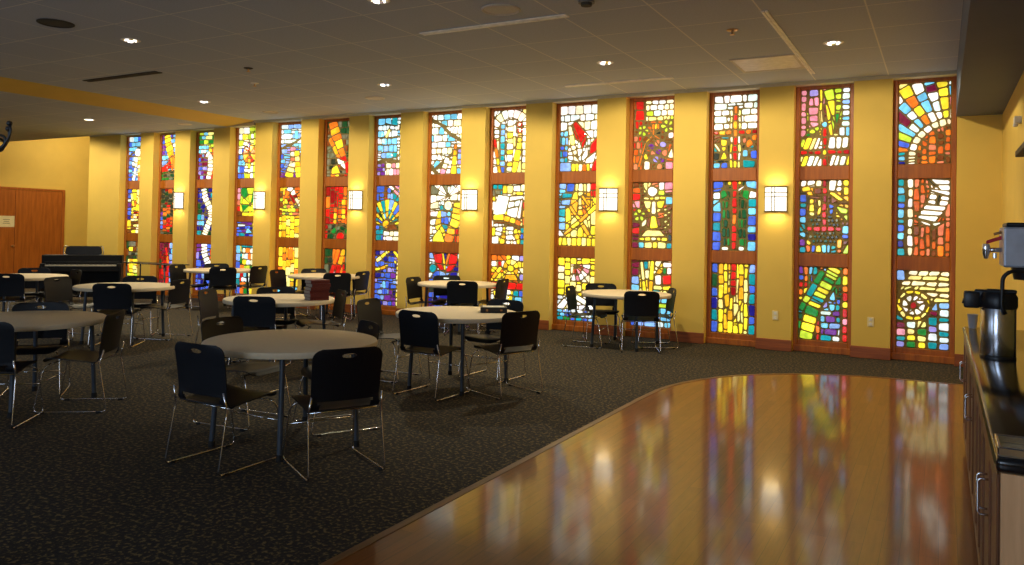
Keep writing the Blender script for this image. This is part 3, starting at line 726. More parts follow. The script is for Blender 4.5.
DES = [(w1a, w1b, w1c), (w2a, w2b, w2c), (w3a, w3b, w3c), (w4a, w4b, w4c), (w5a, w5b, w5c), (w6a, w6b, w6c), (w7a, w7b, w7c), (w8a, w8b, w8c), (w9a, w9b, w9c), (w10a, w10b, w10c), (w11a, w11b, w11c), (w12a, w12b, w12c), (w13a, w13b, w13c), (w14a, w14b, w14c)]
ZP = [(3.612, 2.545), (2.36, 1.348), (1.168, .158)]

ST = .06
for i, (a, b) in enumerate(WIN):
    w = empty('window_%d' % (i + 1), ((a + b) / 2, D + REC, 0), kind='structure')
    hw = (b - a) / 2
    top = H - .04 if i > 2 else H - .13
    fb = NB()
    y0, y1 = 0.0, .09
    ga, gb = -hw + ST, hw - ST
    dz = 0 if i > 2 else -.045
    zs = [(z0 + dz * (z0 > 3), z1) for z0, z1 in ZP]
    for x0, x1 in ((-hw, ga), (gb, hw)):
        box(fb, x0, x1, y0, y1, 0, top, .008)
    box(fb, ga, gb, y0 + .003, y1, zs[0][0], top, .006)
    box(fb, ga, gb, y0 + .003, y1, zs[1][0], zs[0][1], .006)
    box(fb, ga, gb, y0 + .003, y1, zs[2][0], zs[1][1], .006)
    box(fb, ga, gb, y0 + .003, y1, 0, zs[2][1], .006)
    box(fb, -hw, hw, y0 - .03, y0 + .01, 0, .085, .006)
    if i == 3:
        zc = zs[1][0] - (zs[1][0] - zs[1][1]) * .642
        box(fb, ga, gb, y0 + .003, y1, zc - .055, zc + .055, .006)
    obj('window_frame', fb, m_frame, w)
    for k in range(3):
        z0, z1 = zs[k]
        lm = obj('leading', boxbm(ga - .005, gb + .005, .042, .07, z1 - .005, z0 + .005), m_lead, w)
        P = Panel(gb - ga, z0 - z1, 100 * i + k)
        DES[i][k](P)
        g = obj('stained_glass', P.mesh(), m_glass, lm)
        g.location = (ga, .042, z0)

# ------------------------------------------------------------------ wall sconces, outlets
SCX = [(-14.43, 'leftmost of six, between the second and third windows'), (-11.99, 'on the pier between the fourth and fifth windows'), (-9.50, 'on the pier between the sixth and seventh windows'),
       (-7.01, 'left of the window with the yellow lamp and open book'), (-4.49, 'left of the window with grapes and yellow chalice'), (-2.01, 'rightmost of the six, over a wall outlet')]
def make_sconce():
    r = empty('wall_sconce')
    bm = NB()
    n = 10
    pts = [(-.14 + .28 * k / n, -.04 - .065 * math.sin(PI * k / n)) for k in range(n + 1)]
    prism(bm, pts + [(.14, -.012), (-.14, -.012)], -.165, .165)
    obj('diffuser', bm, m_diff, r, True, 40)
    obj('back_plate', boxbm(-.15, .15, -.012, 0, -.175, .175, .003), m_sbronze, r)
    def band(z0, z1, off=.006):
        b = NB()
        o = [(-.147 + .294 * k / n, -.042 - off - .065 * math.sin(PI * k / n)) for k in range(n + 1)]
        i_ = [(x * .975, y + .008) for x, y in o]
        for k in range(n):
            prism(b, [o[k], o[k + 1], i_[k + 1], i_[k]], z0, z1)
        box(b, -.15, -.142, -.048, -.01, z0, z1); box(b, .142, .15, -.048, -.01, z0, z1)
        return b
    obj('frame_band', band(.162, .178), m_sbronze, r); obj('frame_band', band(-.178, -.162), m_sbronze, r)
    obj('frame_bar', band(.087, .096), m_sbronze, r); obj('frame_bar', band(.029, .038), m_sbronze, r)
    for x in (-.04, .0):
        obj('frame_bar', boxbm(x - .0045, x + .0045, -.114, -.104, -.165, .165), m_sbronze, r)
    return r
sconces = []
for i, (x, t) in enumerate(SCX):
    s = make_sconce() if i == 0 else copy_tree(sconces[0])
    s.location = (x, D, 2.085)
    tag(s, 'lit bronze framed wall sconce, ' + t, 'wall lamp', 'lit sconces on the yellow piers')
    sconces.append(s)
    for sg in (1, -1):
        L = bpy.data.lights.new('sconce_light', 'AREA')
        L.shape = 'RECTANGLE'; L.size = .2; L.size_y = .05
        L.energy = 1.3; L.color = (1, .80, .45)
        lo_ = bpy.data.objects.new('sconce_light', L); COL.objects.link(lo_)
        lo_.location = (x, D - .075, 2.085 + sg * .19)
        lo_.rotation_euler = (PI if sg > 0 else 0, 0, 0)

def outlet(x, z, label):
    r = empty('wall_outlet', (x, D, z), 0, label, 'outlet', 'cream wall outlets')
    obj('cover_plate', boxbm(-.04, .04, -.008, 0, -.062, .062, .003), m_paper, r)
    for dz in (-.03, .03):
        obj('receptacle', boxbm(-.017, .017, -.0105, -.007, dz - .018, dz + .018, .002), m_white, r)
outlet(-2.0, .48, 'cream wall outlet below the rightmost lit sconce')
outlet(-.80, .48, 'cream wall outlet beside the window with the white rosette')

# ------------------------------------------------------------------ ceiling fittings
def zc(x):
    if x > -12.15: return H
    if x < -13.0: return H - .08
    return H - .08 * (-12.15 - x) / .85

def downlight(x, y, label, hot=False):
    r = empty('downlight', (x, y, zc(x)), 0, label, 'ceiling light', 'recessed downlights in the ceiling')
    obj('trim_ring', lathe(NB(), [(.082, 0), (.105, 0), (.108, -.004), (.1, -.008), (.082, -.006), (.082, 0)], 28), m_slot, r, True, 40)
    obj('reflector', lathe(NB(), [(.082, -.003), (.07, -.0045), (0, -.005)], 28), m_lamphot if hot else m_chrome, r, True)
    if not hot:
        for k in range(3):
            a = k * 2 * PI / 3 + .5
            bm = NB(); tube(bm, [(.055 * math.cos(a + t) , .055 * math.sin(a + t), -.012) for t in (-.5, -.25, 0, .25, .5)], .009, 8)
            obj('lamp', bm, m_glints, r, True)  # glowing arcs imitate glints of lamplight reflected in the reflector
    return r
DL = [(-8.24, 5.67, 'unlit looking recessed downlight in the upper left of the ceiling', 0), (-11.14, 9.07, 'small recessed downlight above the fourth stained glass window', 0),
      (-18.2, 9.30, 'faint recessed downlight at the far left edge of the ceiling', 0),
      (-7.22, 9.06, 'recessed downlight in front of the eighth stained glass window from the left', 0), (-14.84, 9.36, 'brightly glowing recessed downlight over the far left corner', 1),
      (-3.69, 8.98, 'recessed downlight above the dove window right of centre', 0), (-1.05, 9.05, 'recessed downlight at the right beside the square ceiling panel', 0), (-4.60, 5.66, 'recessed downlight cut by the top edge of the picture', 0)]
for x, y, l, h in DL: downlight(x, y, l, bool(h))

def slot(x0, x1, y0, y1, mat, label, inner=None):
    cx, cy = (x0 + x1) / 2, (y0 + y1) / 2
    r = empty('slot_diffuser', (cx, cy, zc(cx)), 0, label, 'air vent')
    hx, hy = (x1 - x0) / 2, (y1 - y0) / 2
    bm = NB()
    if hx > hy:
        box(bm, -hx, hx, -hy, -hy * .15, -.012, 0, .002); box(bm, -hx, hx, hy * .15, hy, -.012, 0, .002)
    else:
        box(bm, -hx, -hx * .15, -hy, hy, -.012, 0, .002); box(bm, hx * .15, hx, -hy, hy, -.012, 0, .002)
    obj('rail', bm, mat, r)
    obj('slot', boxbm(-hx * (.98 if hx > hy else .15), hx * (.98 if hx > hy else .15), -hy * (.15 if hx > hy else .98), hy * (.15 if hx > hy else .98), -.004, 0), inner or m_slotdk, r)
slot(-4.96, -3.22, 6.80, 6.90, m_slot, 'long pale linear slot diffuser beside the round ceiling speaker')
slot(-4.81, -3.20, 10.15, 10.24, m_slot, 'pale linear slot diffuser near the wall above the grape window', m_slot)
slot(-11.24, -9.58, 6.97, 7.09, m_slotdk, 'dark linear slot diffuser in the left part of the ceiling')
slot(-1.51, -1.45, 7.5, 10.66, m_slot, 'long pale ceiling slot running toward the window wall', m_slot)
slot(-13.9, -12.6, 6.0, 6.1, m_slotdk, 'short dark slot diffuser at the left edge of the ceiling')

r = empty('ceiling_panel', (-1.89, 9.83, H), 0, 'square pale flat ceiling panel above the red cross window', 'ceiling panel')
bm = NB()
for a in ((-.38, .38, -.4, -.37), (-.38, .38, .37, .4), (-.38, -.35, -.37, .37), (.35, .38, -.37, .37)): box(bm, *a, -.012, 0, .002)
obj('frame', bm, m_speak, r); obj('panel', boxbm(-.35, .35, -.37, .37, -.006, 0), m_panel, r)

def speaker(x, y, rad, mat, label):
    r = empty('ceiling_speaker', (x, y, zc(x)), 0, label, 'ceiling speaker')
    obj('rim', lathe(NB(), [(rad * .86, 0), (rad, 0), (rad, -.008), (rad * .93, -.014), (rad * .86, -.008), (rad * .86, 0)], 32), mat, r, True, 40)
    obj('grille', lathe(NB(), [(rad * .87, -.004), (rad * .5, -.008), (0, -.01)], 32), mat, r, True)
speaker(-3.72, 6.41, .19, m_speak, 'large round pale ceiling speaker behind the long slot diffuser')
speaker(-8.29, 4.83, .18, m_dkgrille, 'dark round ceiling speaker at the upper left')
speaker(-8.11, 9.94, .16, m_speak, 'round ceiling speaker close to the wall above the seventh window')
speaker(-10.95, 10.41, .14, m_speak, 'small pale round ceiling speaker above the fifth window')
speaker(-13.5, 10.54, .14, m_white, 'pale round ceiling fitting above the third window')
def sprinkler(x, y, label, mat=m_slot):
    r = empty('sprinkler_head', (x, y, zc(x)), 0, label, 'sprinkler')
    obj('escutcheon', lathe(NB(), [(0, 0), (.06, 0), (.06, -.006), (.03, -.016), (0, -.016)], 20), mat, r, True, 40)
    obj('nozzle', lathe(NB(), [(0, -.014), (.012, -.014), (.012, -.045), (.028, -.048), (.028, -.052), (0, -.053)], 14), m_brass, r, True, 40)
sprinkler(-8.19, 7.37, 'sprinkler head left of centre, the one with a dark shadowed rim', m_dkgrille)
sprinkler(-8.96, 8.19, 'pale sprinkler head nearer the windows, left of centre')
sprinkler(-1.91, 8.07, 'brass sprinkler head in front of the square ceiling panel', m_brass)
r = empty('smoke_detector', (-2.87, 6.51, H), 0, 'round grey smoke detector at the top edge of the picture', 'smoke detector')
obj('base', lathe(NB(), [(0, 0), (.075, 0), (.075, -.02), (0, -.02)], 24), m_grey, r, True, 40); obj('sensor', lathe(NB(), [(.055, -.02), (.05, -.045), (0, -.048)], 24), m_dkgrille, r, True, 40)

# soffit over the counter, upper cabinet and the small fitting under the soffit
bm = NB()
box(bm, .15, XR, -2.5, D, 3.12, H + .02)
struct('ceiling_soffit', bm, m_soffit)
r = empty('wall_shelf', (XR, 4.3, 2.05), 0, 'dark wooden wall shelf at the right edge of the picture, high above the coffee brewer', 'shelf')
obj('board', boxbm(-.28, 0, -.95, .9, 0, .035, .004), m_dkwood, r)
for y in (-.7, .6):
    bm = NB(); box(bm, -.02, 0, y - .015, y + .015, -.2, 0, .003); box(bm, -.22, -.02, y - .012, y + .012, -.02, 0, .003)
    tube(bm, [(-.2, y, -.015), (-.1, y, -.07), (-.012, y, -.18)], .008, 8)
    obj('bracket', bm, m_black, r)
r = empty('emergency_light', (.5955, 8.6, 2.70), 0, 'small white emergency light high on the right wall under the grey soffit', 'emergency light')
obj('housing', boxbm(-.02, .08, -.1, .1, -.045, .06, .01, 2), m_white, r)
for s in (-1, 1): obj('lamp_head', lathe(NB(), [(0, -.09), (.028, -.09), (.034, -.06), (.02, -.04), (0, -.04)], 14, (-.0, s * .05, 0)), m_white, r, True, 40)
r.scale = (.6, .6, .6)

# ------------------------------------------------------------------ serving counter
CX0, CY0, CY1 = .155, 2.87, 7.05
r = empty('worktop', (CX0, CY0, .9), 0, 'long black laminate worktop along the right wall', 'worktop')
bm = NB()
# bullnose section swept along the front edge and round the near end
L = CY1 - CY0; W_ = XR - CX0
box(bm, .0, W_, 0, L, -.045, 0, .014, 3)
obj('top', bm, m_counter, r, True, 40)
obj('edge_highlight', tube(NB(), [(.004, .02, -.016), (.004, L, -.016)], .009, 8), m_sbronze, r, True)  # bronze tube imitating the highlight along the worktop's glossy front edge
t = empty('serving_tray', (CX0 + .006, 2.89, .9), 0, 'brushed steel tray at the near end of the black worktop', 'tray')
bm = NB()
box(bm, 0, .44, 0, .2, .0, .006, .002)
obj('pan', bm, m_steel, t)
bm = NB()
for a in ((0, .44, 0, .012), (0, .44, .188, .2), (0, .012, .012, .188), (.428, .44, .012, .188)): box(bm, *a, .004, .03, .003)
obj('rim', bm, m_steel, t)

def base_cabinet(y0, y1, label, handles=True):
    r = empty('base_cabinet', (CX0 + .012, y0, 0), 0, label, 'cabinet', 'base cabinets under the worktop')
    d = y1 - y0
    obj('body', boxbm(.02, W_ - .04, .004, d - .004, .09, .854, .003), m_cab, r)
    obj('plinth', boxbm(.012, W_ - .04, .004, d - .004, 0, .089), m_black, r)
    n = 2
    w = (d - .03) / n
    for k in range(n):
        a, b = .012 + k * (w + .006), .012 + k * (w + .006) + w
        bm = boxbm(.0, .02, a, b, .11, .84, .002)
        for q in ((a, a + .055, .11, .84), (b - .055, b, .11, .84), (a + .055, b - .055, .11, .17), (a + .055, b - .055, .78, .84)):
            box(bm, -.008, .001, q[0], q[1], q[2], q[3], .002)
        dr = obj('door', bm, m_cab, r)
        if handles:
            y = (b - .035) if k == 0 else (a + .035)
            obj('handle', tube(NB(), rounded([(-.008, y, .57), (-.042, y, .57), (-.042, y, .70), (-.008, y, .70)], .015), .0045, 8), m_chrome, dr, True)
    return r
base_cabinet(2.90, 3.90, 'nearest brown base cabinet under the worktop, with pale end panel')
base_cabinet(3.905, 4.595, 'brown base cabinet without handles, second from the near end of the worktop', False)
base_cabinet(4.60, 5.60, 'brown base cabinet with chrome loop pulls, standing below the coffee airpot')
base_cabinet(5.605, 5.895, 'narrow brown base cabinet between two cabinets with chrome pulls', False)
base_cabinet(5.90, 7.0, 'farthest brown base cabinet with chrome pulls, beside the rightmost stained glass window')
tag(obj('end_panel', boxbm(CX0 + .014, XR - .002, 2.876, 2.898, 0, .853, .002), m_endp), 'pale wood laminate end panel below the near end of the black worktop', 'end panel')

# airpot
AX, AY = .292, 5.32
r = empty('airpot', (AX, AY, .9), 0, 'tall steel coffee airpot with black pump lid on the worktop', 'airpot')
obj('body', lathe(NB(), [(0, .012), (.088, .012), (.09, .02), (.09, .285), (.084, .3), (0, .3)], 40), m_steel, r, True, 40)
obj('base', lathe(NB(), [(0, 0), (.092, 0), (.092, .008), (.09, .012), (0, .012)], 40), m_black, r, True, 40)
bm = lathe(NB(), [(0, .285), (.092, .285), (.098, .3), (.097, .35), (.085, .375), (0, .38)], 40)
obj('lid', bm, m_black, r, True, 40)
bm = NB(); tube(bm, rounded([(-.05, 0, .335), (-.125, -.005, .345), (-.155, -.007, .34), (-.165, -.008, .3)], .03), .02, 10, radii=None)
box(bm, -.175, -.09, -.034, .022, .28, .378, .012, 2); box(bm, -.12, -.03, -.028, .028, .32, .39, .01, 2)
obj('spout', bm, m_black, r, True, 40)
obj('pump_lever', boxbm(-.06, .09, -.03, .03, .372, .395, .008, 2), m_black, r)
obj('handle', tube(NB(), rounded([(.03, -.095, .26), (.01, -.1, .3), (.015, -.1, .47), (.05, -.1, .505), (.2, -.06, .505), (.2, -.06, .3)], .05), .011, 10), m_black, r, True)
bm = NB(); prism(bm, [(.0, 0), (.0, .001), (.001, .001)], 0, .001); bm.free()

# coffee brewer with hot water tap
BX, BY = .34, 5.6
r = empty('coffee_brewer', (BX, BY, .9), 0, 'steel coffee brewer with red handled tap standing behind the airpot', 'coffee brewer')
obj('head', boxbm(-.02, .26, -.2, .2, .52, .76, .012, 2), m_enamel, r)
obj('top_cover', boxbm(-.005, .25, -.19, .19, .76, .785, .008), m_black, r)
obj('column', boxbm(.17, .27, -.18, .18, 0, .52, .006), m_black, r)
obj('base', boxbm(.12, .27, -.2, .2, 0, .03, .006), m_black, r)
obj('brew_basket', lathe(NB(), [(.05, .44), (.07, .44), (.085, .52), (.05, .52), (.05, .44)], 24, (.12, .08, 0)), m_black, r, True, 40)
f = obj('faucet', tube(NB(), [(-.02, -.02, .62), (-.06, -.02, .62), (-.1, -.02, .615)], .014, 10), m_chrome, r, True)
bm = NB(); tube(bm, [(-.1, -.02, .655), (-.1, -.02, .63), (-.1, -.02, .60), (-.1, -.02, .565)], .02, 12, radii=[.02, .024, .02, .011])
tube(bm, [(-.055, -.02, .6), (-.055, -.02, .57)], .012, 10)
obj('nozzle', bm, m_chrome, f, True, 50)
bm = NB(); box(bm, -.1, .03, -.038, -.006, -.011, .011, .004)
lv = obj('lever', bm, m_red, f); lv.location = (0, 0, .665); lv.rotation_euler = (0, 0, 0)
for v in lv.data.vertices: v.co.z += (v.co.x + .1) * .38
obj('sight_valve', tube(NB(), [(-.0, -.02, .735), (-.045, -.02, .72), (-.06, -.02, .715)], .008, 8), m_brass, r, True)

t = empty('foam_cup', (.215, 6.93, .9), 0, 'small grey cup standing at the far end of the worktop', 'cup')
obj('cup_wall', lathe(NB(), [(0, .001), (.026, .001), (.036, .105), (.038, .108), (.033, .106), (.024, .006), (0, .006)], 24), m_cup, t, True, 40)

# ------------------------------------------------------------------ tables
def leg_bm(a, rad=.54):
    bm = NB()
    x, y = rad * math.cos(a), rad * math.sin(a)
    tube(bm, [(x * .93, y * .93, .695), (x, y, .03)], .019, 12)
    return bm
TR = .625
def make_table(loc, angles, label):
    r = empty('round_table', (loc[0], loc[1], 0), 0, label, 'table', 'round white folding tables')
    bm = lathe(NB(), [(0, .702), (TR - .03, .702), (TR - .004, .695), (TR, .705), (TR + .001, .727), (TR - .004, .736), (TR - .012, .739), (0, .74)], 72)
    obj('tabletop', bm, m_top, r, True, 35)
    bm = NB()
    for s in (0, 2):
        a, b = angles[s], angles[s + 1]
        tube(bm, [(.5 * math.cos(a), .5 * math.sin(a), .688), (.5 * math.cos(b), .5 * math.sin(b), .688)], .014, 10)
    m0 = [(.25 * (math.cos(angles[s]) + math.cos(angles[s + 1])), .25 * (math.sin(angles[s]) + math.sin(angles[s + 1])), .688) for s in (0, 2)]
    tube(bm, m0, .012, 8)
    obj('under_frame', bm, m_leg, r, True)
    for a in angles:
        l = obj('leg', leg_bm(a), m_leg, r, True, 40)
        x, y = .54 * math.cos(a), .54 * math.sin(a)
        obj('foot_cap', lathe(NB(), [(0, 0), (.024, 0), (.024, .04), (.019, .045), (0, .045)], 14, (x, y, 0)), m_rubber, l, True, 40)
    return r
rd = math.radians
TAB = dict(
    T1=((-4.209, 4.265), [-126, -52, 14, 122], 'nearest round white table, in the middle foreground on the carpet'),
    T2=((-6.95, 3.87), [-120, -38, 60, 142], 'round white table cut by the left edge of the picture'),
    T3=((-4.312, 6.675), [-115, -51, 48, 130], 'round white table with a single black book on it'),
    T4=((-6.75, 6.627), [-127, -53, 53, 127], 'round white table carrying the stack of maroon books'),
    T5=((-9.63, 6.654), [-100, -25, 80, 155], 'round white table second from the left in the middle row, in front of the piano'),
    T6=((-12.36, 6.80), [-127, -53, 53, 127], 'farthest left round white table, close to the brown door'),
    T7=((-11.93, 10.158), [-127, -53, 53, 127], 'leftmost round white table beside the windows, by the third and fourth windows'),
    T8=((-9.417, 10.288), [-127, -53, 53, 127], 'round white table below the fifth and sixth windows, behind the book stack'),
    T9=((-6.664, 10.30), [-127, -53, 53, 127], 'round white table under the windows with the lamp and the dove'),
    T10=((-3.864, 10.32), [-127, -53, 53, 127], 'rightmost round white table, below the shell and grape windows'))
for k, (c, an, lab) in TAB.items():
    make_table(c, [rd(a) for a in an], lab)

# ------------------------------------------------------------------ chairs
PROF = [(-.285, .815), (-.28, .79), (-.272, .74), (-.262, .68), (-.254, .62), (-.247, .56), (-.242, .51), (-.238, .475), (-.23, .448), (-.212, .428), (-.18, .417), (-.12, .417), (-.04, .424), (.05, .434), (.13, .441), (.185, .44), (.215, .43), (.235, .405)]
def prof_at(t):
    seg = [0]
    for a, b in zip(PROF, PROF[1:]): seg.append(seg[-1] + math.hypot(b[0] - a[0], b[1] - a[1]))
    s = t * seg[-1]
    for i in range(len(seg) - 1):
        if s <= seg[i + 1] + 1e-9:
            f = (s - seg[i]) / (seg[i + 1] - seg[i]); a, b = PROF[i], PROF[i + 1]
            return a[0] + (b[0] - a[0]) * f, a[1] + (b[1] - a[1]) * f
SEGL = sum(math.hypot(b[0] - a[0], b[1] - a[1]) for a, b in zip(PROF, PROF[1:]))
def shell(s0, s1, nv, nu=22):
    """part of the plastic shell between arc lengths s0 and s1 (m)"""
    bm = NB()
    rows = []
    for j in range(nv + 1):
        s = s0 + (s1 - s0) * j / nv
        y, z = prof_at(min(1, s / SEGL))
        hw = .228
        if s < .07:
            hw = .228 - .07 + math.sqrt(max(0, .07 ** 2 - (.07 - s) ** 2))
            hw = max(hw, .165)
        elif s < .36: hw = .228 - .008 * (s / .36)
        e = SEGL - s
        if e < .09: hw = min(hw, .222 - .09 + math.sqrt(max(0, .09 ** 2 - (.09 - e) ** 2)))
        row = []
        for i in range(nu + 1):
            u = -1 + 2 * i / nu
            x = hw * u
            yy, zz = y, z
            if s < .42: yy = y + .022 * (u * u) * min(1, (.42 - s) / .1)      # back curves round the sitter
            else: zz = z + .012 * (u * u) * min(1, (s - .42) / .1) * (1 if e > .06 else e / .06)
            v = bm.verts.new((x, yy, zz)); row.append((v, s, x))
        rows.append(row)
    for j in range(nv):
        for i in range(nu):
            q = [rows[j][i], rows[j][i + 1], rows[j + 1][i + 1], rows[j + 1][i]]
            sm = sum(a[1] for a in q) / 4; xm = sum(a[2] for a in q) / 4
            if (xm / .05) ** 2 + ((sm - .048) / .015) ** 2 < 1: continue          # hand hole
            if abs(xm) < .172 and .335 < sm < .398: continue                      # opening above the seat
            bm.faces.new([a[0] for a in q])
    for v in [v for v in bm.verts if not v.link_faces]: bm.verts.remove(v)
    # snap the hand hole to a clean ellipse
    for j in range(len(rows)):
        for (v, s, x) in rows[j]:
            if v.is_valid and v.is_boundary and abs(x) < .08 and s < .09 and s > .015:
                d = math.hypot(x / .05, (s - .048) / .015)
                if .3 < d < 1.9:
                    nx = x / d; ns = .048 + (s - .048) / d
                    y, z = prof_at(ns / SEGL); v.co = (nx, y + .022 * (nx / .228) ** 2, z)
    bmesh.ops.recalc_face_normals(bm, faces=bm.faces[:])
    bmesh.ops.solidify(bm, geom=bm.faces[:], thickness=.007)
    return bm
def make_chair():
    r = empty('stacking_chair')
    obj('backrest', shell(0, .402, 44), m_chair, r, True, 50)
    obj('seat', shell(.402, SEGL, 26), m_chair, r, True, 50)
    for s in (-1, 1):
        p = rounded([(s * .19, .16, .405), (s * .222, .2, .36), (s * .24, .262, .012), (s * .245, -.29, .012), (s * .236, -.225, .40), (s * .226, -.25, .52)], .035)
        f = obj('sled_frame', tube(NB(), p, .0058, 8), m_chrome, r, True)
        for y in (.2, -.23):
            obj('glide', boxbm(s * .2425 - .009, s * .2425 + .009, y - .02, y + .02, 0, .016, .003), m_rubber, f)
    bm = NB()
    tube(bm, [(-.2, .14, .404), (.2, .14, .404)], .006, 8); tube(bm, [(-.225, -.17, .402), (.225, -.17, .402)], .006, 8)
    obj('seat_rail', bm, m_chrome, r, True)
    obj('crossbar', tube(NB(), [(-.229, .226, .25), (.229, .226, .25)], .005, 8), m_chrome, r, True)
    return r
# B: ground point below the middle of the back's top edge; f: facing direction
CH = [
 ('T1', (-4.18, 3.39), (0, 1), 'black chair at the nearest table, front left with its back to the camera'),
 ('T1', (-3.27, 3.82), (-.88, .48), 'black chair at the nearest table, front right, its back filling the middle foreground'),
 ('T1', (-4.06, 5.0), (-.5, -.87), 'black chair on the far right side of the nearest table, facing the camera'),
 ('T1', (-5.2, 4.45), (1, .1), 'black chair on the far left side of the nearest table'),
 ('T3', (-4.27, 5.9), (.05, 1), 'black chair at the front left of the table with the black book'),
 ('T3', (-3.47, 6.52), (-.93, .38), 'black chair at the front right of the table with the black book, turned sideways'),
 ('T3', (-4.2, 7.5), (-.05, -1), 'black chair behind the table with the black book, facing the camera'),
 ('T3', (-5.4, 6.56), (1, .12), 'black chair on the left side of the table with the black book'),
 ('T4', (-6.49, 5.99), (-.45, .89), 'black chair in front of the table with the maroon books, back to the camera'),
 ('T4', (-7.66, 6.33), (1, .45), 'black chair on the left side of the table with the maroon books'),
 ('T4', (-7.3, 7.1), (.75, -.65), 'black chair behind the table with the maroon books'),
 ('T4', (-6.36, 7.28), (-.55, -.85), 'black chair to the right of the table with the maroon books'),
 ('T2', (-6.31, 3.17), (-.62, .78), 'black chair in front of the table at the left edge, cut by the picture edge'),
 ('T2', (-6.21, 4.23), (-.8, -.6), 'black chair on the right side of the table at the left edge'),
 ('T2', (-7.44, 4.28), (.75, -.6), 'black chair behind the table at the left edge, only its back top showing'),
 ('T5', (-9.14, 6.12), (-.6, .8), 'black chair in front of the table before the piano, back to the camera'),
 ('T5', (-9.18, 7.2), (-.95, -.316), 'black chair on the right side of the table before the piano'),
 ('T5', (-10.2, 7.28), (.7, -.7), 'black chair behind the table before the piano'),
 ('T5', (-10.72, 6.36), (1, .25), 'black chair on the left side of the table before the piano'),
 ('T6', (-11.8, 6.27), (-.6, .75), 'black chair in front of the farthest left table, at the left edge'),
 ('T6', (-13.0, 7.35), (.75, -.65), 'black chair behind the farthest left table, under the brown door'),
 ('T6', (-12.1, 7.52), (-.2, -1), 'black chair at the right end of the farthest left table, before the piano'),
 ('T7', (-11.34, 9.74), (-.74, .67), 'black chair in front of the leftmost window table, back to the camera'),
 ('T7', (-11.3, 10.58), (-1, -.1), 'black chair at the right of the leftmost window table, beside a yellow pier'),
 ('T7', (-12.55, 10.62), (.75, -.6), 'black chair behind the leftmost window table'),
 ('T7', (-12.66, 9.78), (1, .25), 'black chair at the left of the leftmost window table'),
 ('T8', (-8.83, 9.96), (-.8, .6), 'black chair in front of the table below the fifth and sixth windows'),
 ('T8', (-10.05, 10.68), (.85, -.5), 'black chair behind the table below the fifth and sixth windows'),
 ('T8', (-10.2, 9.92), (1, .2), 'black chair at the left of the table below the fifth and sixth windows'),
 ('T8', (-8.85, 10.66), (-1, -.15), 'black chair at the right of the table below the fifth and sixth windows'),
 ('T9', (-6.22, 9.74), (-.45, .89), 'black chair in front of the table under the dove and lamp windows'),
 ('T9', (-7.32, 9.99), (1, .1), 'black chair at the left of the table under the dove and lamp windows'),
 ('T9', (-7.2, 10.78), (.75, -.65), 'black chair behind the table under the dove and lamp windows'),
 ('T9', (-6.02, 10.66), (-1, -.1), 'black chair at the right of the table under the dove and lamp windows'),
 ('T10', (-3.44, 9.78), (-.42, .91), 'black chair in front of the rightmost table, back to the camera'),
 ('T10', (-4.59, 9.97), (1, .15), 'black chair at the left of the rightmost table, seen from the side'),
 ('T10', (-4.47, 10.86), (.45, -.85), 'black chair behind the rightmost table, facing the camera'),
 ('T10', (-3.28, 10.66), (-.85, -.5), 'black chair at the right of the rightmost table, before the red cross window'),
]
chair0 = None
for (t, B, f, lab) in CH:
    if chair0 is None: c = chair0 = make_chair()
    else: c = copy_tree(chair0)
    L = math.hypot(*f); fx, fy = f[0] / L, f[1] / L
    c.location = (B[0] + fx * .285, B[1] + fy * .285, 0)
    c.rotation_euler = (0, 0, math.atan2(-fx, fy))
    c.scale = (1.03, 1.03, 1.0)
    tag(c, lab, 'chair', 'black stacking chairs around the tables')

# ------------------------------------------------------------------ books
def book(loc, rz, sx, sy, h, cover, label, group=None, gilt=False):
    r = empty('book', loc, rz, label, 'book', group)
    bm = NB()
    box(bm, -sx / 2, sx / 2, -sy / 2, sy / 2, 0, .003); box(bm, -sx / 2, sx / 2, -sy / 2, sy / 2, h - .003, h)
    box(bm, -sx / 2, sx / 2, -sy / 2 - .003, -sy / 2 + .002, 0, h, .001)
    obj('cover', bm, cover, r)
    obj('pages', boxbm(-sx / 2 + .004, sx / 2 - .004, -sy / 2 + .001, sy / 2 - .005, .003, h - .003), m_pages, r)
    if gilt:
        bm = NB()
        box(bm, -sx * .3, -sx * .22, -sy / 2 - .0042, -sy / 2 - .0028, h * .3, h * .7); box(bm, sx * .24, sx * .32, -sy / 2 - .0042, -sy / 2 - .0028, h * .35, h * .65)
        obj('spine_lettering', bm, m_gold, r)
    return r
WORDS = ['bottom', 'second from the bottom', 'third from the bottom', 'third from the top', 'second from the top', 'topmost']
z = .7405
for i in range(6):
    h = .038 + random.uniform(-.002, .002)
    book((-6.27 + random.uniform(-.012, .012), 6.73 + random.uniform(-.012, .012), z), rd(70) + random.uniform(-.07, .07), .23, .17, h, m_maroon, 'maroon hymn book, %s of the stack on the white table' % WORDS[i], 'stack of maroon books')
    z += h + .0006
book((-4.02, 6.90, .7405), rd(33), .27, .2, .055, m_bcover, 'thick black book with pale pages lying on the white table', None, True)
tag(obj('book_sheen', boxbm(-.11, .11, -.08, .08, 0, .002), m_white), 'pale sheet of paper lying on top of the black book', 'paper')  # thin pale slab imitates light reflected off the book's top face
bpy.data.objects['book_sheen'].location = (-4.02, 6.90, .7962); bpy.data.objects['book_sheen'].rotation_euler = (0, 0, rd(33))

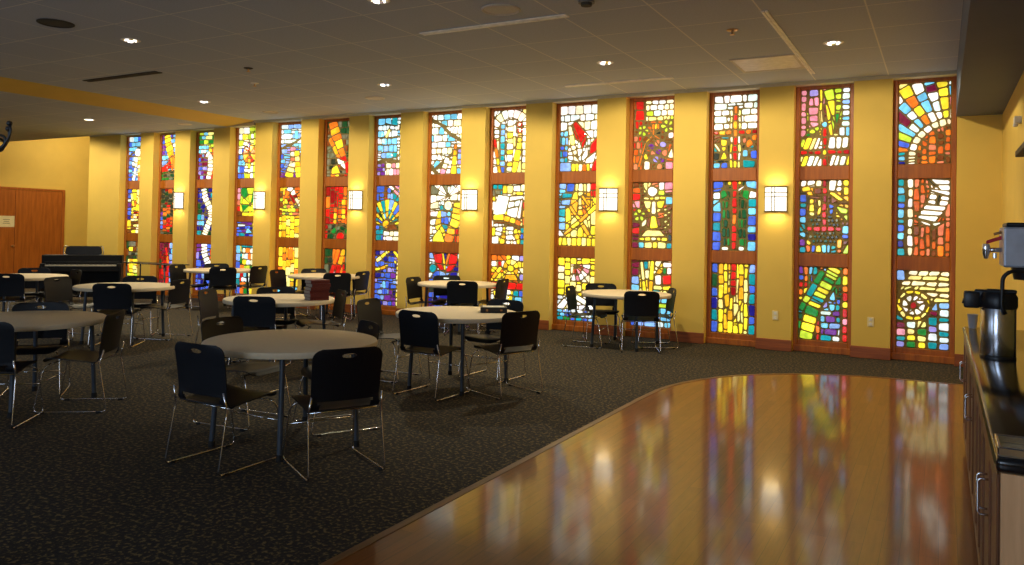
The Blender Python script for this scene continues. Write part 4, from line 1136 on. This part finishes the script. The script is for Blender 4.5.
# ------------------------------------------------------------------ far left: door, piano, thin table, coat stand
dr = empty('door_1', (XL, 12.5, 0), 0, kind='structure')
bm = NB()
box(bm, 0, .05, 1.155 - .5, 1.155 - .445, 0, 2.48, .004)
bm2 = NB()
def leaf(y0, y1): return boxbm(.005, .045, y0, y1, .01, 2.42, .003)
obj('door_leaf', leaf(-.64, .62), m_door, dr)
l2 = obj('door_leaf', leaf(-1.92, -.652), m_door, dr)
for y0, y1, z0, z1 in ((.625, .69, 0, 2.49), (-1.99, -1.925, 0, 2.49), (-1.925, .625, 2.43, 2.49)):
    box(bm, 0, .055, y0, y1, z0, z1, .004)
obj('door_frame', bm, m_door, dr)
bm2.free()
k = obj('door_knob', lathe(NB(), [(0, .0), (.03, 0), (.03, .008), (.012, .012), (.012, .035), (.032, .045), (.036, .06), (.026, .075), (0, .078)], 20), m_brass, l2, True, 40)
k.rotation_euler = (0, PI / 2, 0); k.location = (.045, -.70, .90)
s = empty('door_sign', (XL + .046, 11.60, 1.56), 0, 'cream paper notice taped to the brown double door', 'sign')
obj('sheet', boxbm(0, .003, -.26, .24, -.15, .15), m_paper, s)
bm = NB()
for z, a, b in ((.05, -.06, .12), (.0, -.04, .1), (-.05, -.06, .12)): box(bm, .003, .0035, a, b, z - .008, z + .008)
obj('printed_lines', bm, m_ink, s)

# digital piano facing the room
p = empty('digital_piano', (-14.98, 9.40, 0), math.atan2(.77, .63), 'black upright digital piano in the far left corner near the first window', 'piano')
hw = .71
obj('body', boxbm(-hw, hw, .0, .34, .62, .92, .01, 2), m_piano, p)
obj('key_bed', boxbm(-hw, hw, -.2, .0, .6, .71, .01, 2), m_piano, p)
obj('key_lid', boxbm(-hw + .05, hw - .05, -.03, .0, .712, .79, .004), m_piano, p)
bm = NB()
n = 52
for i in range(n):
    x0 = -.62 + 1.24 * i / n
    box(bm, x0 + .001, x0 + 1.24 / n - .001, -.185, -.03, .711, .735)
tag(obj('white_keys', bm, m_keys, p), kind='stuff')
bm = NB()
for i in range(n):
    if i % 7 in (0, 1, 3, 4, 5):
        x0 = -.62 + 1.24 * (i + 1) / n
        box(bm, x0 - .006, x0 + .006, -.13, -.03, .735, .747)
tag(obj('black_keys', bm, m_piano, p), kind='stuff')
for s_ in (-1, 1):
    obj('side_panel', boxbm(s_ * (hw - .02) - .02, s_ * (hw - .02) + .02, -.22, .34, .0, .72, .006), m_piano, p)
    obj('cheek_block', boxbm(s_ * (hw - .045) - .04, s_ * (hw - .045) + .04, -.2, 0, .711, .76, .004), m_piano, p)
obj('back_panel', boxbm(-hw + .04, hw - .04, .26, .29, .1, .62), m_piano, p)
obj('pedal_bar', boxbm(-hw + .04, hw - .04, .05, .12, .08, .16, .005), m_piano, p)
bm = NB()
prism(bm, [(-.3, 0), (.3, 0), (.33, .04), (.31, .155), (.26, .18), (-.26, .18), (-.31, .155), (-.33, .04)], 0, .018)
ms = obj('music_stand', bm, m_black, p)
ms.rotation_euler = (rd(76), 0, 0); ms.location = (0, .14, .92)
for s_ in (-1, 1):
    obj('stand_bracket', tube(NB(), rounded([(s_ * .28, .1, .92), (s_ * .355, .12, .93), (s_ * .35, .15, 1.09), (s_ * .28, .17, 1.1)], .03), .009, 8), m_chrome, p, True)

# thin table with dark legs standing before the second window
t = empty('side_table', (-14.3, 10.55, 0), 0, 'thin narrow black table before the second stained glass window', 'table')
obj('tabletop', boxbm(-.8, .8, -.2, .2, .735, .755, .004), m_black, t)
for x in (-.72, .5):
    for y in (-.16, .16):
        obj('leg', tube(NB(), [(x, y, .735), (x, y, 0)], .016, 10), m_leg, t, True)

# coat stand just left of the frame; one scroll hook reaches into the picture
c = empty('coat_stand', (-3.72, 1.83, 0), 0, 'black scroll hook of a coat stand at the left edge of the picture', 'coat stand')
obj('pole', tube(NB(), [(0, 0, .0), (0, 0, 1.9)], .016, 12), m_black, c, True)
obj('finial', lathe(NB(), [(0, 1.9), (.02, 1.9), (.03, 1.925), (.02, 1.95), (0, 1.955)], 16), m_black, c, True)
for k in range(4):
    a = rd(18) + k * PI / 2
    ca, sa = math.cos(a), math.sin(a)
    pts = [(.0, 1.86), (.06, 1.85), (.115, 1.885), (.16, 1.92), (.184, 1.965), (.174, 2.0)]
    q = rounded([(x * ca, x * sa, z) for x, z in pts], .03)
    bm = tube(NB(), q, .005, 8)
    pts = [(.0, 1.88), (.08, 1.885), (.15, 1.90), (.158, 1.945), (.12, 1.955), (.11, 1.93)]
    tube(bm, rounded([(x * ca, x * sa, z) for x, z in pts], .03), .005, 8)
    h = obj('hook', bm, m_black, c, True)
    obj('hook_knob', lathe(NB(), [(0, -.012), (.009, -.009), (.0125, 0), (.009, .009), (0, .012)], 12, (.174 * ca, .174 * sa, 2.004)), m_black, h, True)
    obj('foot', tube(NB(), rounded([(0, 0, .12), (.1 * ca, .1 * sa, .09), (.17 * ca, .17 * sa, .012)], .06), .012, 8), m_black, c, True)

# ------------------------------------------------------------------ light
def area(name, loc, rot, sx, sy, e, col, spread=PI):
    L = bpy.data.lights.new(name, 'AREA'); L.shape = 'RECTANGLE'; L.size = sx; L.size_y = sy; L.energy = e; L.color = col; L.spread = spread
    o = bpy.data.objects.new(name, L); COL.objects.link(o); o.location = loc; o.rotation_euler = rot
    return o
for (a, b), e in zip(bw, (20, 34, 50, 105)):     # daylight through the windows behind the camera
    area('window_daylight', ((a + b) / 2, YB + .02, 1.8), (PI / 2, 0, 0), b - a, 2.2, e, (.60, .77, 1))
def spot(x, y, z, e, col=(1, .89, .63), ang=120, blend=.6, tilt=0):
    L = bpy.data.lights.new('downlight_beam', 'SPOT'); L.energy = e; L.color = col; L.spot_size = rd(ang); L.spot_blend = blend; L.shadow_soft_size = .07
    o = bpy.data.objects.new('downlight_beam', L); COL.objects.link(o); o.location = (x, y, z - .04); o.rotation_euler = (rd(tilt), 0, 0)
for x, y, l, h in DL:
    spot(x, y, zc(x) - .03, (110 if x > -2 else 225) if y > 8 else 9, ang=152 if y > 8 else 120, blend=.2 if y > 8 else .6, tilt=16 if y > 8 else 0)
L = bpy.data.lights.new('alcove_lamp', 'POINT'); L.energy = 95; L.color = (1, .86, .6); L.shadow_soft_size = .15
o = bpy.data.objects.new('alcove_lamp', L); COL.objects.link(o); o.location = (-20.2, 13.0, 3.9)

w = bpy.data.worlds.new('world'); sc.world = w; w.use_nodes = True
w.node_tree.nodes['Background'].inputs['Color'].default_value = (.55, .68, .9, 1)
w.node_tree.nodes['Background'].inputs['Strength'].default_value = .35

sc.view_settings.view_transform = 'Standard'
sc.view_settings.look = 'None'
sc.view_settings.gamma = 1.0
sc.view_settings.exposure = 0.0
sc.view_settings.use_curve_mapping = False
